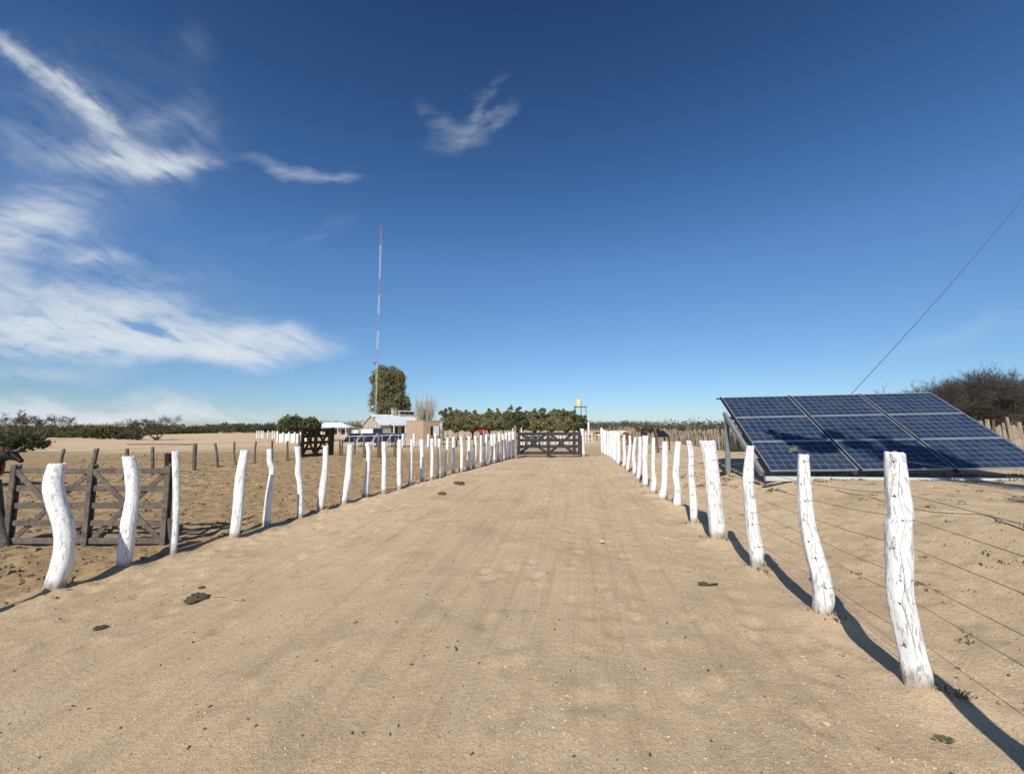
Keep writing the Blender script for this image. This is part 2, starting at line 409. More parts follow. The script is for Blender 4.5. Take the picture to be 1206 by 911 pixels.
RP = [
 [(1058,533.7,20),(1058,571.5,24),(1059,606,25),(1055,619,26),(1054,660,25),(1054.5,692,25),(1061,722,27),(1074,765,27),(1081,795,30),(1081.5,817,26)],
 [(947,535.5,12),(950,576,15),(952.5,612,16.5),(958,644.5,19),(965,679,20),(968.5,704.5,21),(966,729,18)],
 [(882,525,8),(880,563,12),(884,593,13),(888,619,14),(891.5,649,15),(890.5,673,11)],
 [(834.5,519.5,18.3),(837,544.6,15.5),(839,572.6,16),(842,600.6,17.7),(845,623,18.5),(844,637,14)],
 [(811,519,5.6),(814.4,535,7),(814.6,559.5,7),(816,582,8.5),(816.5,604,8),(816,619,6)],
 [(797.8,520,6.5),(796.7,544.6,8.3),(796.3,559.5,8.3),(798.6,576.3,8),(797.3,593,9),(795.8,601.5,7)],
 [(783.3,520,5.6),(782.3,544.6,7),(782.3,567,7),(780.8,582,8.6),(780,591.5,7)],
 [(769.8,515.3,4),(770,535,5),(769.3,554,4.5),(770.2,567,7),(768.4,583,6)],
 [(759.6,513.3,7.3),(760,544.6,6.7),(760.3,563,7),(760,575.4,6)],
 [(754,514.4,4),(753.4,535.3,4.5),(752.5,554,5),(750.6,568,5)],
 [(748.4,514.8,3.2),(746.3,535.3,4),(747,550,4.5),(746.3,561.4,4.5)],
 [(741.3,513,3),(741.9,526,3.7),(740,544.6,4),(738.5,556.3,3.8)],
 [(735.3,512,3),(734.8,526,3.7),(735.7,539,4),(733.8,552,4.8)],
 [(728,509.5,5),(728.8,531.5,5),(728,548,4.5)],
 [(724.7,509,3.4),(724.8,531,3.6),(724,545,4)],
 [(722.6,508,2.6),(722.2,542.4,3.4)],
 [(719.3,507.3,3.5),(719,540.4,4)],
 [(715.7,508.2,2.6),(716.2,538.6,3)],
 [(712,506.4,4.2),(713.2,537.2,4.6)],
 [(708.3,504,3.2),(709.6,535,3.4)]]
def foot(p): return G(p[-1][0], p[-1][1])
LF = [foot(p) for p in LP]; RF = [foot(p) for p in RP]
LE = np.polyfit([f.y for f in LF], [f.x for f in LF], 1)[::-1]; RE = np.polyfit([f.y for f in RF], [f.x for f in RF], 1)[::-1]
le, re_ = road_edges(Y)
onroad = sst(0, .5, X - le - .15) * sst(0, .35, re_ - .05 - X) * (1 - sst(21, 23, Y))
churn = (1 - sst(-.5, .35, X - le)) * (1 - sst(19, 30, Y)) * sst(-60, -25, X) * .9
churn = np.maximum(churn, .55 * sst(.2, .8, Y - 20) * (1 - sst(34, 50, Y)) * sst(-35, -14, X) * (1 - sst(3, 9, X - re_)))
weed = sst(.2, 1.4, X - re_) * (1 - sst(25, 50, Y))
Z = terr(X, Y)
# small real relief near the camera
def vnoise(x, y, s, seed):
    """value noise on a grid, vectorised"""
    r = np.random.default_rng(seed); tab = r.random((256, 256))
    u, v = x / s, y / s; i, j = np.floor(u).astype(int), np.floor(v).astype(int); fu, fv = u - i, v - j
    fu = fu * fu * (3 - 2 * fu); fv = fv * fv * (3 - 2 * fv)
    g = lambda a, b: tab[a % 256, b % 256]
    return (g(i, j) * (1 - fu) + g(i + 1, j) * fu) * (1 - fv) + (g(i, j + 1) * (1 - fu) + g(i + 1, j + 1) * fu) * fv - .5
near = 1 - sst(14, 30, Y)
al = math.radians(9); XR = X * math.cos(al) - Y * math.sin(al); YR = X * math.sin(al) + Y * math.cos(al)
Z = Z + near * (vnoise(X, Y, .9, 1) * .016 + vnoise(X, Y, .22, 2) * .012)
Z = Z + churn * near * (vnoise(X, Y, .30, 3) * .065 + vnoise(X, Y, .13, 4) * .05)
Z = Z + onroad * near * (vnoise(XR, YR / 12, .16, 5) * .013 - .028 * np.exp(-((XR - .55) / .22) ** 2) - .028 * np.exp(-((XR + 1.15) / .22) ** 2) + .012 * np.exp(-((XR - .95) / .16) ** 2) + .012 * np.exp(-((XR + 1.55) / .16) ** 2))
Z = Z + weed * near * (vnoise(X, Y, .35, 6) * .025)
Z = Z + sst(60, 120, Y) * (vnoise(X, Y, 23, 8) * 1.0)
def footheap(f, r, h):
    global Z
    Z = Z + h * np.exp(-((X - f.x) ** 2 + (Y - f.y) ** 2) / r ** 2)
for f in RF[:9]: footheap(f, .20, .05)
for f in LF[:9]: footheap(f, .22, .045)
def dent(x0, y0, r, h, el=1.0, an=0.0):
    global Z
    i0, i1 = np.searchsorted(xs, [x0 - 3 * r, x0 + 3 * r]); j0, j1 = np.searchsorted(ys, [y0 - 3 * r, y0 + 3 * r])
    if i1 <= i0 or j1 <= j0: return
    dx = X[j0:j1, i0:i1] - x0; dy = Y[j0:j1, i0:i1] - y0; u = (dx * math.cos(an) + dy * math.sin(an)); v = (-dx * math.sin(an) + dy * math.cos(an)) / el
    q = (u * u + v * v) / r ** 2
    Z[j0:j1, i0:i1] += h * (np.exp(-q) - .55 * np.exp(-(np.sqrt(q) - 1.5) ** 2 * 3))
rnd = random.Random(4)
for i in range(650):
    y0 = 1.5 + rnd.random() ** 1.3 * 14; side = rnd.random()
    l0, r0 = LE[0] + LE[1] * y0, RE[0] + RE[1] * y0
    x0 = l0 + rnd.random() ** 1.8 * 2.4 if side < .45 else (r0 - rnd.random() ** 1.3 * 2.6 if side < .8 else l0 + rnd.random() * (r0 - l0))
    dent(x0, y0, rnd.uniform(.05, .085), -rnd.uniform(.006, .017), 1.35, rnd.uniform(-.5, .3))
for i in range(700):
    y0 = 1.5 + rnd.random() ** 1.2 * 12; r0 = RE[0] + RE[1] * y0; dent(r0 + .2 + rnd.random() * y0, y0, rnd.uniform(.05, .1), -rnd.uniform(.003, .011), 1.2, rnd.uniform(0, 3))
footheap(RF[5] + Vector((.1, -.1, 0)), .35, .06)
ny, nx = X.shape
idx = np.arange(ny * nx).reshape(ny, nx)
quadsI = np.stack([idx[:-1, :-1], idx[:-1, 1:], idx[1:, 1:], idx[1:, :-1]], -1).reshape(-1, 4)
xc = (X[:-1, :-1] + X[1:, 1:]).reshape(-1) / 2; yc = (Y[:-1, :-1] + Y[1:, 1:]).reshape(-1) / 2
lc, rc = road_edges(yc)
sel = (xc > lc + .12) & (xc < rc - .08) & (yc < 19.8)
V0 = np.stack([X, Y, Z], -1).reshape(-1, 3)
def grid_obj(name, fsel):
    fi = quadsI[fsel]; used, inv = np.unique(fi, return_inverse=True); inv = inv.reshape(fi.shape)
    me = bpy.data.meshes.new(name); n = len(fi)
    me.vertices.add(len(used)); me.vertices.foreach_set('co', V0[used].astype(np.float32).reshape(-1))
    me.loops.add(n * 4); me.loops.foreach_set('vertex_index', inv.astype(np.int32).reshape(-1))
    me.polygons.add(n); me.polygons.foreach_set('loop_start', np.arange(0, n * 4, 4, dtype=np.int32))
    me.update(calc_edges=True); me.shade_smooth()
    for nme, A in (('road', onroad), ('churn', churn), ('weed', weed)):
        a = me.attributes.new(nme, 'FLOAT', 'POINT'); a.data.foreach_set('value', A.reshape(-1)[used].astype(np.float32))
    return meta(link(name, me, M['sand']), kind='structure')
grid_obj('ground', ~sel); grid_obj('road', sel)
# ------------------------------------------------------------------ posts
def cat_pts(P, n):
    out = []
    m = len(P)
    for q in range(n + 1):
        t = q / n * (m - 1); i = min(int(t), m - 2); f = t - i
        p0, p1, p2, p3 = P[max(i - 1, 0)], P[i], P[i + 1], P[min(i + 2, m - 1)]
        out.append(tuple(.5 * ((2 * b) + (-a + c) * f + (2 * a - 5 * b + 4 * c - d) * f * f + (-a + 3 * b - 3 * c + d) * f ** 3) for a, b, c, d in zip(p0, p1, p2, p3)))
    return out
def post_mesh(path, seed, sides=14, rings=26, rough=.10, split=False):
    """path: list of (Vector, radius) from foot to top"""
    mb = MB(); P = cat_pts([(v.x, v.y, v.z, r) for v, r in path], rings); n = sides
    o = 0
    for i, (x, y, z, r) in enumerate(P):
        for k in range(n):
            a = 2 * PI * k / n
            q = 1 + rough * noise.noise(Vector((math.cos(a) * 1.6, math.sin(a) * 1.6, z * 2.2 + seed * 5.7))) + rough * .7 * noise.noise(Vector((math.cos(a) * 4, math.sin(a) * 4, z * 1.1 + seed * 3.3)))
            if split and (abs(a - PI * 1.32) < .25): q *= .62
            if n > 20:
                ca, sa2 = math.cos(a), math.sin(a)
                q += .045 * noise.noise(Vector((ca * 9, sa2 * 9, z * 1.6 + seed))) + .03 * noise.noise(Vector((ca * 3, sa2 * 3, z * 14 + seed * 2)))
                cr_ = noise.noise(Vector((ca * 5 + seed, sa2 * 5, z * .9)));  q -= .10 * max(0, cr_ - .32)
            yq = .86
            mb.v.append((x + r * q * math.cos(a), y + r * q * yq * math.sin(a), z + (noise.noise(Vector((math.cos(a) * 2, math.sin(a) * 2, seed))) * r * .25 if i == rings else 0)))
    for i in range(rings):
        for k in range(n):
            a = i * n + k; b = i * n + (k + 1) % n; mb.f.append((a, b, b + n, a + n))
    L = P[-1]; t = rings * n
    c = len(mb.v)
    for k in range(n):
        v = mb.v[t + k]; mb.v.append((L[0] + (v[0] - L[0]) * .86, L[1] + (v[1] - L[1]) * .86, v[2] + L[3] * .10))
    for k in range(n): mb.f.append((t + k, t + (k + 1) % n, c + (k + 1) % n, c + k))
    mb.v.append((L[0], L[1], L[2] + L[3] * .06)); e = len(mb.v) - 1
    for k in range(n): mb.f.append((c + k, c + (k + 1) % n, e))
    return mb
def row_post(parent, P, fpt, seed, mat, label=None, lean=0.0, **kw):
    Yd = fpt.y; path = []
    k = (Vector((fpt.x, fpt.y, EYE)) - Vector((0, 0, EYE))).y
    for (px, py, w) in P[::-1]:
        v = at(px, py, Yd); v = at(px, py, Yd + lean * max(0, v.z - fpt.z)); dep = v.y * math.cos(TH) + (v.z - EYE) * math.sin(TH)
        path.append((v, w * dep / F / 2))
    v0, r0 = path[0]; path.insert(0, (Vector((v0.x, v0.y, v0.z - .18)), r0))
    # slight lean and wander in depth so that the posts are not cut-outs
    H = path[-1][0].z
    path = [(Vector((v.x, v.y + .03 * math.sin(seed * 2.1 + v.z * 4) * min(1, max(0, v.z) * 2), v.z)), r) for v, r in path]
    far = fpt.y > 9
    mb = post_mesh(path, seed, sides=8 if far else 30, rings=10 if far else 80, **kw)
    o = build('fence_post', mb, mat, parent, smooth=True, label=label, z0=fpt.z)
    return o, path
def on_path(path, z):
    pts = path
    for (a, ra), (b, rb) in zip(pts[:-1], pts[1:]):
        if a.z <= z <= b.z or b is pts[-1][0]:
            t = (z - a.z) / max(1e-6, b.z - a.z); t = min(max(t, 0), 1)
            return a.lerp(b, t), ra + (rb - ra) * t
    return pts[-1]
rf = thing('wire_fence', 'right-hand row of crooked whitewashed posts strung with wire, between sandy track and solar panels', 'fence', RF[6])
paths = []
lab = {0: 'thick crooked white post nearest the camera, tied with wire', 3: 'broad split white post with a cracked top'}
# one more post just outside the frame, which carries the wires and casts the shadow in the corner
b0 = Vector((1.98, 1.10, 0)); p0 = [(b0 + Vector((dx, 0, z)), r) for dx, z, r in ((0, -.18, .075), (0, 0, .075), (-.04, .4, .07), (.03, .8, .065), (0, 1.1, .06), (.02, 1.34, .05))]
build('fence_post', post_mesh(p0, 99, sides=14), M['lime'], rf, smooth=True, z0=0); paths.append(p0)
for i, (P, fp) in enumerate(zip(RP, RF)):
    o, pa = row_post(rf, P, fp, i + 1, M['lime'], label=lab.get(i), rough=.13 if i < 6 else .10, split=(i == 3), lean=.14); paths.append(pa)
WZ = [1.29, 1.085, .945, .785, .615, .49, .265]
for wi, z in enumerate(WZ):
    pts = []
    for j, pa in enumerate(paths):
        H = pa[-1][0].z; c, r = on_path(pa, min(z * (H / 1.34), H - .03))
        q = c + Vector((r * .95, 0, 0))
        if pts:
            m = (pts[-1] + q) / 2; pts.append(m - Vector((0, 0, .012)))
        pts.append(q)
    build('fence_wire', MB().tube(pts, .0019, 4), M['wire'], rf)
# wire knots and ties on the near posts
for j, pa in enumerate(paths[1:6]):
    kb = MB(); tie = []
    for wi, z in enumerate(WZ):
        H = pa[-1][0].z; zz = min(z * (H / 1.34), H - .04); c, r = on_path(pa, zz)
        an = math.atan2(-c.y, -c.x) + random.uniform(-.35, .55)
        q = c + Vector((r * 1.05 * math.cos(an), r * .93 * math.sin(an), 0))
        kb.blob(q, (.005, .004, .005), j * 9 + wi, .4)
        kb.tube([q, q.lerp(c + Vector((r * 1.05, -r * .5, .004)), .5) + Vector((.012, -.016, 0)), c + Vector((r * 1.0, 0, .004))], .0014, 4)
        kb.tube([q + Vector((-.01, -.003, .012)), q, q + Vector((.008, -.004, -.016))], .0016, 4)
        tie.append(q)
        if wi:
            for t in (.35, .7):
                pm = tie[-2].lerp(tie[-1], t); cc, rr = on_path(pa, pm.z)
                sd = max(-.9, min(.9, (pm.x - cc.x) / rr)); tie.insert(-1, Vector((pm.x, cc.y - rr * .86 * math.sqrt(1 - sd * sd) - .006, pm.z)))
            tie = [q]
    seq = []
    for wi, z in enumerate(WZ):
        H = pa[-1][0].z; zz = min(z * (H / 1.34), H - .04); c, r = on_path(pa, zz)
        an = math.atan2(-c.y, -c.x) + (.1 if wi % 2 else .42)
        seq.append(c + Vector((r * 1.12 * math.cos(an), r * 1.0 * math.sin(an), 0)))
    kb.tube(seq, .0009, 4)
    build('tie_wire', kb, M['knot'], rf)
lf = thing('wire_fence', 'left-hand row of whitewashed posts in slanting shadow, between sandy track and trodden paddock', 'fence', LF[9])
lpaths = []
bL = Vector((LE[0] + LE[1] * 3.3 - .02, 3.3, -.25)); pL = [(bL + Vector((dx, 0, z)), r) for dx, z, r in ((0, -.18, .07), (0, 0, .07), (-.04, .4, .07), (.03, .8, .06), (0, 1.12, .06))]
build('fence_post', post_mesh(pL, 98, sides=12), M['lime'], lf, smooth=True, z0=-.2); lpaths.append(pL)
lab = {0: 'thick white post with a strong S-bend, leftmost in view', 2: 'thin straight white pole', 3: 'stout white post leaning right'}
for i, (P, fp) in enumerate(zip(LP, LF)):
    o, pa = row_post(lf, P, fp, i + 31, M['lime'], label=lab.get(i), rough=.03 if i == 2 else .11, lean=.15 if i < 10 else .07); lpaths.append(pa)
for z in (1.02, .85, .66, .48, .28):
    pts = []
    for j, pa in enumerate(lpaths):
        H = pa[-1][0].z; c, r = on_path(pa, min(z * (H / 1.17), H - .03)); pts.append(c + Vector((-r * .9, 0, 0)))
    build('fence_wire', MB().tube(pts, .0012, 4), M['wire'], lf)
# ------------------------------------------------------------------ gates
def gate(name, label, A, B, H, z0, nr, mat, lab2=None, stiles=(0, .5, 1), rb=.10, th=.03, group=None, extra=True, lean=0, zb=None):
    """A,B ground points; H height, z0 clearance"""
    A = Vector(A); B = Vector(B); t = thing(name, label, 'gate', A, group)
    d = (B - A); L = d.length; d.normalize(); nrm = Vector((-d.y, d.x, 0)).normalized()
    up = Vector((0, 0, 1)) + nrm * lean
    pt = lambda s, h, o=0: A + (B - A) * s + up * (z0 + h) + nrm * o
    zs = [H * (i + .5 * rb / H + .0) / (nr - 1) * (1 - rb / H) + rb / 2 * (1 - 0) for i in range(nr)] if nr > 1 else []
    zs = [rb / 2 + (H - rb) * i / (nr - 1) for i in range(nr)]
    for z in zs:
        j = random.uniform(-.008, .008)
        build('rail', MB().beam(pt(0, z), pt(1, z + j), th, rb * random.uniform(.9, 1.05)), mat, t)
    for s in stiles:
        for sgn in (-1, 1):
            hh = random.uniform(0, .04)
            build('stile', MB().beam(pt(s, -.02, sgn * (th + .003)), pt(s, H + .03 + hh, sgn * (th + .003)), th, rb * .95, up=d), mat, t)
    for a, b in zip(stiles[:-1], stiles[1:]):
        if b - a < .2: continue
        e = .03 / L
        build('brace', MB().beam(pt(a + e, H - .03, -(th * .5 + .012)), pt(b - e, .05, -(th * .5 + .012)), th * .7, rb * .85, up=up), mat, t)
        build('brace', MB().beam(pt(a + e, .05, th * .5 + .012), pt(b - e, H - .03, th * .5 + .012), th * .7, rb * .85, up=up), mat, t)
    return t
# big weathered gate at the left, tied open beside the posts
gA = G(9, 643); gB = G(193, 643)
gt = gate('wooden_gate', 'weathered grey wooden gate with two crossed-brace halves behind the nearest left posts', gA, gB, 1.08, .04, 5, M['greywood'], rb=.082, th=.028)
build('latch_board', MB().beam(gB + Vector((.06, .02, .10)), gB + Vector((.07, -.02, .40)), .03, .05, up=(1, 0, 0)), M['greywood'], gt)
# middle gate across the track
cA = G(609.5, 538.3); cB = G(685, 538)
cg = gate('wooden_gate', 'closed dark grey gate with crossed braces at the end of the track', cA, cA + (cB - cA) * .985, 1.02, .13, 4, M['blackwood'], stiles=(0.02, .49, .90, .985), rb=.14, th=.04)
build('wheel', MB().beam(cA.lerp(cB, .5) + Vector((-.1, 0, .0)), cA.lerp(cB, .5) + Vector((.1, 0, .0)), .08, .22), M['blackwood'], cg)
def single_post(name, label, P, mat, seed, fp=None, rough=.1, cat='post', group=None):
    fp = fp or foot(P); t = thing(name, label, cat, fp, group)
    bpy.data.objects.remove(t)
    Yd = fp.y; path = []
    for (px, py, w) in P[::-1]:
        v = at(px, py, Yd); dep = Yd * math.cos(TH) + (v.z - EYE) * math.sin(TH); path.append((v, w * dep / F / 2))
    v0, r0 = path[0]; path.insert(0, (Vector((v0.x, v0.y, v0.z - .15)), r0))
    mb = post_mesh(path, seed, sides=10, rings=14, rough=rough)
    return meta(build(name, mb, mat, None, smooth=True, origin=fp, z0=fp.z), label, cat, group)
single_post('gate_post', 'plain white post at the free end of the closed dark gate', [(685.5,505,5),(686,520,5),(687,537.5,5)], M['lime'], 61)
single_post('gate_post', 'slim tall grey pole at the hinge end of the closed dark gate', [(606.5,501,2.6),(607.5,520,2.6),(608,540,2.8)], M['lightwood'], 62)
single_post('wooden_post', 'stub of grey trunk at the left edge, next to the weathered gate', [(-7,565,14),(-4,600,14),(0,625,15),(2,644,20)], M['greywood'], 63, rough=.2)
single_post('gate_post', 'dark post behind the right end of the weathered gate', [(198,534,7),(197,590,7),(196,637,8)], M['darkwood'], 64)
# dark gate in the paddock
dA = G(355.5, 538.5); dB = G(391, 536)
gate('wooden_gate', 'dark brown five-rail gate standing across the far side of the paddock', dA, dB, 1.22, .02, 5, M['darkwood'], stiles=(0, .42, .9, .99), rb=.12, th=.035)
# ------------------------------------------------------------------ grey paddock fence
pf = thing('wire_fence', 'thin grey posts and wire running along the far edge of the trodden paddock', 'fence', G(255, 550))
GP = [[(75.5,528.5,3.5),(73,545,3.6),(70,572,4)],[(113,528,5),(110,545,4.6),(106,569,5)],[(150.5,528,3.6),(149,545,3.6),(147,564,4)],[(180,526,3.2),(179.5,559,4)],
      [(229.5,522,4.2),(228.8,540,4.4),(228.5,553,4)],[(254,521.5,2.6),(255,535,2.8),(256,550,3.2)],[(276,520,2.2),(276.5,535,2.2),(277.5,548,2.6)],
      [(301,519.5,2.3),(300,535,2.2),(300,546,2.5)],[(321,518.5,2.4),(320.5,530,2.4),(320.5,544,2.5)],[(338.5,519,2.2),(338.5,542,2.4)],
      [(352.5,511,2.4),(352.5,538,3)],[(400.5,517.5,2.2),(400.5,536,2.6)],[(403,517.5,2),(403,536,2.2)],[(418,516,2.2),(417.5,535.5,2.4)],[(429,514,4),(429.5,526,4),(429,538.5,4.4)],
      [(446,513,4),(446.3,526,4.4),(446,539,4.6)],[(466,515,2.6),(465,527,2.8),(464.5,537.5,2.8)]]
gpa = []
for i, P in enumerate(GP):
    o, pa = row_post(pf, P, foot(P), 100 + i, M['greywood'] if i < 15 else M['greywood']); gpa.append(pa)
for z in (1.0, .7, .4):
    for seg in (gpa[:11], gpa[11:]):
        pts = []
        for pa in seg:
            H = pa[-1][0].z - pa[1][0].z; c, r = on_path(pa, pa[1][0].z + min(z * .88, H - .03)); pts.append(c)
        build('fence_wire', MB().tube(pts, .0035 if z == 1.0 else .0022, 4), M['wire'], pf)
# pole laid along the top between two posts
a = at(196, 523.5, gpa[4][0][0].y + 1.5); b = at(229, 523, gpa[4][0][0].y)
build('top_pole', MB().tube([at(150, 523, gpa[4][0][0].y + 3), b], .022, 6), M['greywood'], pf)
a = at(393, 517.8, gpa[11][0][0].y); b = at(404, 517.8, gpa[12][0][0].y)
build('top_pole', MB().tube([a, b], .03, 6), M['greywood'], pf)
# second row of pale stakes behind the left posts
sf = thing('stake_fence', 'pale thin stakes in a line behind the far end of the left post row', 'fence', G(540, 532))
sx = [474,487.5,504,513,521,527,533,538,547,553,558.5,564,569.5,574,579,584,590,594.5,598.5,602]
for i, px in enumerate(sx):
    f = i / (len(sx) - 1); base = 527 - 1.5 * f + random.uniform(-.5, .5); top = 511 - 4.5 * f + random.uniform(-1, 1)
    Yd = G(px, base).y; w = 3.0 - 1.2 * f
    P = [(px + random.uniform(-.8, .8), top, w), (px, base, w)]
    row_post(sf, P, G(px, base), 200 + i, M['lightwood'] if i > 3 else M['lime'])
build('fence_wire', MB().tube([at(470, 519, G(474, 527).y), at(604, 514, G(602, 525.5).y)], .01, 4), M['lightwood'], sf)
# ------------------------------------------------------------------ foreground solar array
W, Hm, gapx, gapy = 1.65, .99, .075, .018
nrw = 3
Yb = G(960, 566).y + .28
def fit(px, py): return at(px, py, Yb)
pb = at(908, 556.5, Yb); pc = at(1122, 556, Yb)
sc = .96 * ((pc - pb).x) / (2 * (W + gapx)); W *= sc; Hm *= sc; gapx *= sc
tilt = math.radians(33)
uX = Vector((1, -.075, .019)).normalized(); uS = Vector((.125, math.cos(tilt), math.sin(tilt))).normalized(); nN = uX.cross(uS).normalized()
org = pb
sa = thing('solar_array', 'large tilted array of nine dark blue panels with a tree shadow, right of the track', 'solar panel', (pb.x + 2.6, pb.y + 1, T(pb.x + 2.6, pb.y + 1)))
def pp(u, s, n=0): return org + uX * u + uS * s + nN * n
for c in range(3):
    for r in range(nrw):
        u0 = c * (W + gapx); s0 = .03 + r * (Hm + gapy); u1 = u0 + W; s1 = s0 + Hm; fr = .016
        fm = MB()
        fm.beam(pp(u0, s0 + fr / 2, .015), pp(u1, s0 + fr / 2, .015), fr, .036, up=nN); fm.beam(pp(u0, s1 - fr / 2, .015), pp(u1, s1 - fr / 2, .015), fr, .036, up=nN)
        fm.beam(pp(u0 + fr / 2, s0 + fr, .015), pp(u0 + fr / 2, s1 - fr, .015), fr, .035, up=nN); fm.beam(pp(u1 - fr / 2, s0 + fr, .015), pp(u1 - fr / 2, s1 - fr, .015), fr, .035, up=nN)
        g = MB(); g.add([pp(u0 + fr, s0 + fr, .026), pp(u1 - fr, s0 + fr, .026), pp(u1 - fr, s1 - fr, .026), pp(u0 + fr, s1 - fr, .026)], [(0, 1, 2, 3)])
        g.add([pp(u0 + fr, s0 + fr, .0), pp(u1 - fr, s0 + fr, .0), pp(u1 - fr, s1 - fr, .0), pp(u0 + fr, s1 - fr, .0)], [(3, 2, 1, 0)])
        o = build('solar_panel', g, M['cells'], sa)
        uv = o.data.uv_layers.new(name='uv')
        for k, (a, b) in enumerate([(0, 0), (1, 0), (1, 1), (0, 1)]): uv.data[k].uv = (a + 0, b)
        for k in range(4, 8): uv.data[k].uv = (.05, .07)
        build('panel_frame', fm, M['alu'], o, origin=sa.location)
SL = nrw * (Hm + gapy) + .03; TW = 3 * W + 2 * gapx
for c in (0, 1, 2, 3):
    for dd in ((0.035,) if c == 0 else (-.045,) if c == 3 else (-.028 - .0,)):
        u = {0: -.022, 1: W + gapx / 2, 2: 2 * W + 1.5 * gapx, 3: TW + .022}[c]
        build('clamp_rail', MB().beam(pp(u, -.02, -.008), pp(u, SL + .03, -.008), gapx - .006 if c in (1, 2) else .03, .05, up=nN), M['blackrail'] if c in (1, 2) else M['blackrail'], sa)
for u in (-.10, W + gapx / 2, 2 * W + 1.5 * gapx, TW - .1):
    build('sloping_beam', MB().beam(pp(u, .10, -.105), pp(u, SL * (.80), -.105), .07, .11, up=nN), M['galvshade'], sa)
build('base_beam', MB().beam(pp(-.16, -.02, 0) + Vector((0, -.075, -.085)), pp(-.16, -.02, 0) + Vector((TW + .4, -.44, -.095)), .07, .09), M['galv'], sa)
for s in (1.2, 2.3): build('cross_beam', MB().beam(pp(-.1, s, -.19), pp(TW + .1, s, -.19), .06, .07, up=nN), M['galv'], sa)
build('cross_beam', MB().beam(pp(-.12, SL + .02, -.03), pp(TW + .03, SL + .02, -.03), .02, .03, up=nN), M['blackrail'], sa)
for u in (-.08, 1.9, 3.6, TW - .1):
    for s in (SL * .76,):
        q = pp(u, s, -.14); build('rear_leg', MB().beam(Vector((q.x + .02, q.y + .1, T(q.x, q.y) - .1)), q, .10, .08, up=(0, 1, 0)), M['galvshade'], sa)
for u in (.85, W + gapx + .9 + .55, 4.6):
    q = pp(u, -.1, -.25); build('foot', MB().beam(Vector((q.x, q.y, T(q.x, q.y) - .1)), q, .12, .06, up=(0, 1, 0)), M['galv'], sa)
q = pp(-.1, SL * .76, -.2); bz = T(q.x, q.y + .1)
build('footing_board', MB().beam(Vector((q.x - .3, q.y + .1, bz + .03)), Vector((q.x + .6, q.y + .1, bz + .03)), .12, .05), M['darkwood'], sa)
for c in (0, 1, 2):
    u = {0: -.03, 1: W + gapx / 2, 2: 2 * W + 1.5 * gapx}[c]
    q = pp(u, -.03, -.05); kb = MB()
    for s in (-1, 1): kb.tube([q + Vector((s * .05, -.03, -.05)), q + Vector((s * .05, -.03, .01))], .02, 8)
    kb.beam(q + Vector((-.08, -.03, -.02)), q + Vector((.08, -.03, -.02)), .02, .03); build('bracket', kb, M['blackrail'], sa)
# rag caught on the lower left panel
def on_panel(px, py):
    r = ray(px, py); o = Vector((0, 0, EYE)); t = (pp(0, 0, .03) - o).dot(nN) / r.dot(nN); return o + r * t
q = on_panel(934, 530); rg = MB()
for i in range(9):
    for j in range(7):
        u = (i / 8 - .5) * .20; s = (j / 6 - .5) * .15
        rg.v.append(tuple(q + uX * (u + s * .5) + uS * (s + u * .35) + nN * (.012 + .05 * abs(noise.noise(Vector((u * 14, s * 14, 3)))))))
for i in range(8):
    for j in range(6):
        a = i * 7 + j; rg.f.append((a, a + 7, a + 8, a + 1))
rb_ = build('cloth_rag', rg, M['rag'], None, smooth=True, origin=q); meta(rb_, 'crumpled olive green rag lying on the lower left solar panel', 'rag')
sm = rb_.modifiers.new('t', 'SOLIDIFY'); sm.thickness = .012
# guy cable behind the array
c0 = at(1004, 466, 13.5); c1 = at(1206, 230, 13.0); dv = (c1 - c0)
pts = [c0 - dv * .28 + dv * (i / 24) * 1.9 for i in range(25)]
pts = [p + Vector((0, 0, -.35 * math.sin(PI * min(1, max(0, i / 24)))+.25)) for i, p in enumerate(pts)]
meta(build('guy_cable', MB().tube(pts, .011, 5), M['steel'], None, origin=pts[0]), 'thin dark cable slanting up from behind the big solar array into the sky', 'cable')
# ------------------------------------------------------------------ vegetation
def rand_quads(C, size, flat=0.0, asp=1.0):
    n = len(C); a = RNG.normal(size=(n, 3)); a /= np.linalg.norm(a, axis=1)[:, None]
    b = RNG.normal(size=(n, 3)); b -= a * (a * b).sum(1)[:, None]; b /= np.linalg.norm(b, axis=1)[:, None]
    s = (size * RNG.uniform(.6, 1.4, n))[:, None]
    a = a * s * asp; b = b * s / asp
    return np.stack([C - a * .5 - b * .35, C + a * .5 - b * .35, C + a * .5 + b * .35, C - a * .5 + b * .35], 1)
def crown_pts(blobs, n, per=26, spread=.15):
    """points clustered into leaf clumps inside ellipsoids (cx,cy,cz,rx,ry,rz)"""
    vol = np.array([b[3] * b[4] * b[5] for b in blobs]) ** (2 / 3); vol /= vol.sum(); out = []
    for b, v in zip(blobs, vol):
        m = int(n * v); k = max(6, m // per)
        d = RNG.normal(size=(k, 3)); d /= np.linalg.norm(d, axis=1)[:, None]
        r = RNG.uniform(.35, 1.03, (k, 1)) ** .5
        cc = d * r * np.array(b[3:6]) + np.array(b[:3])
        w = RNG.integers(0, k, m); sp = min(b[3:6]) * spread
        out.append(cc[w] + RNG.normal(size=(m, 3)) * sp)
    return np.concatenate(out)
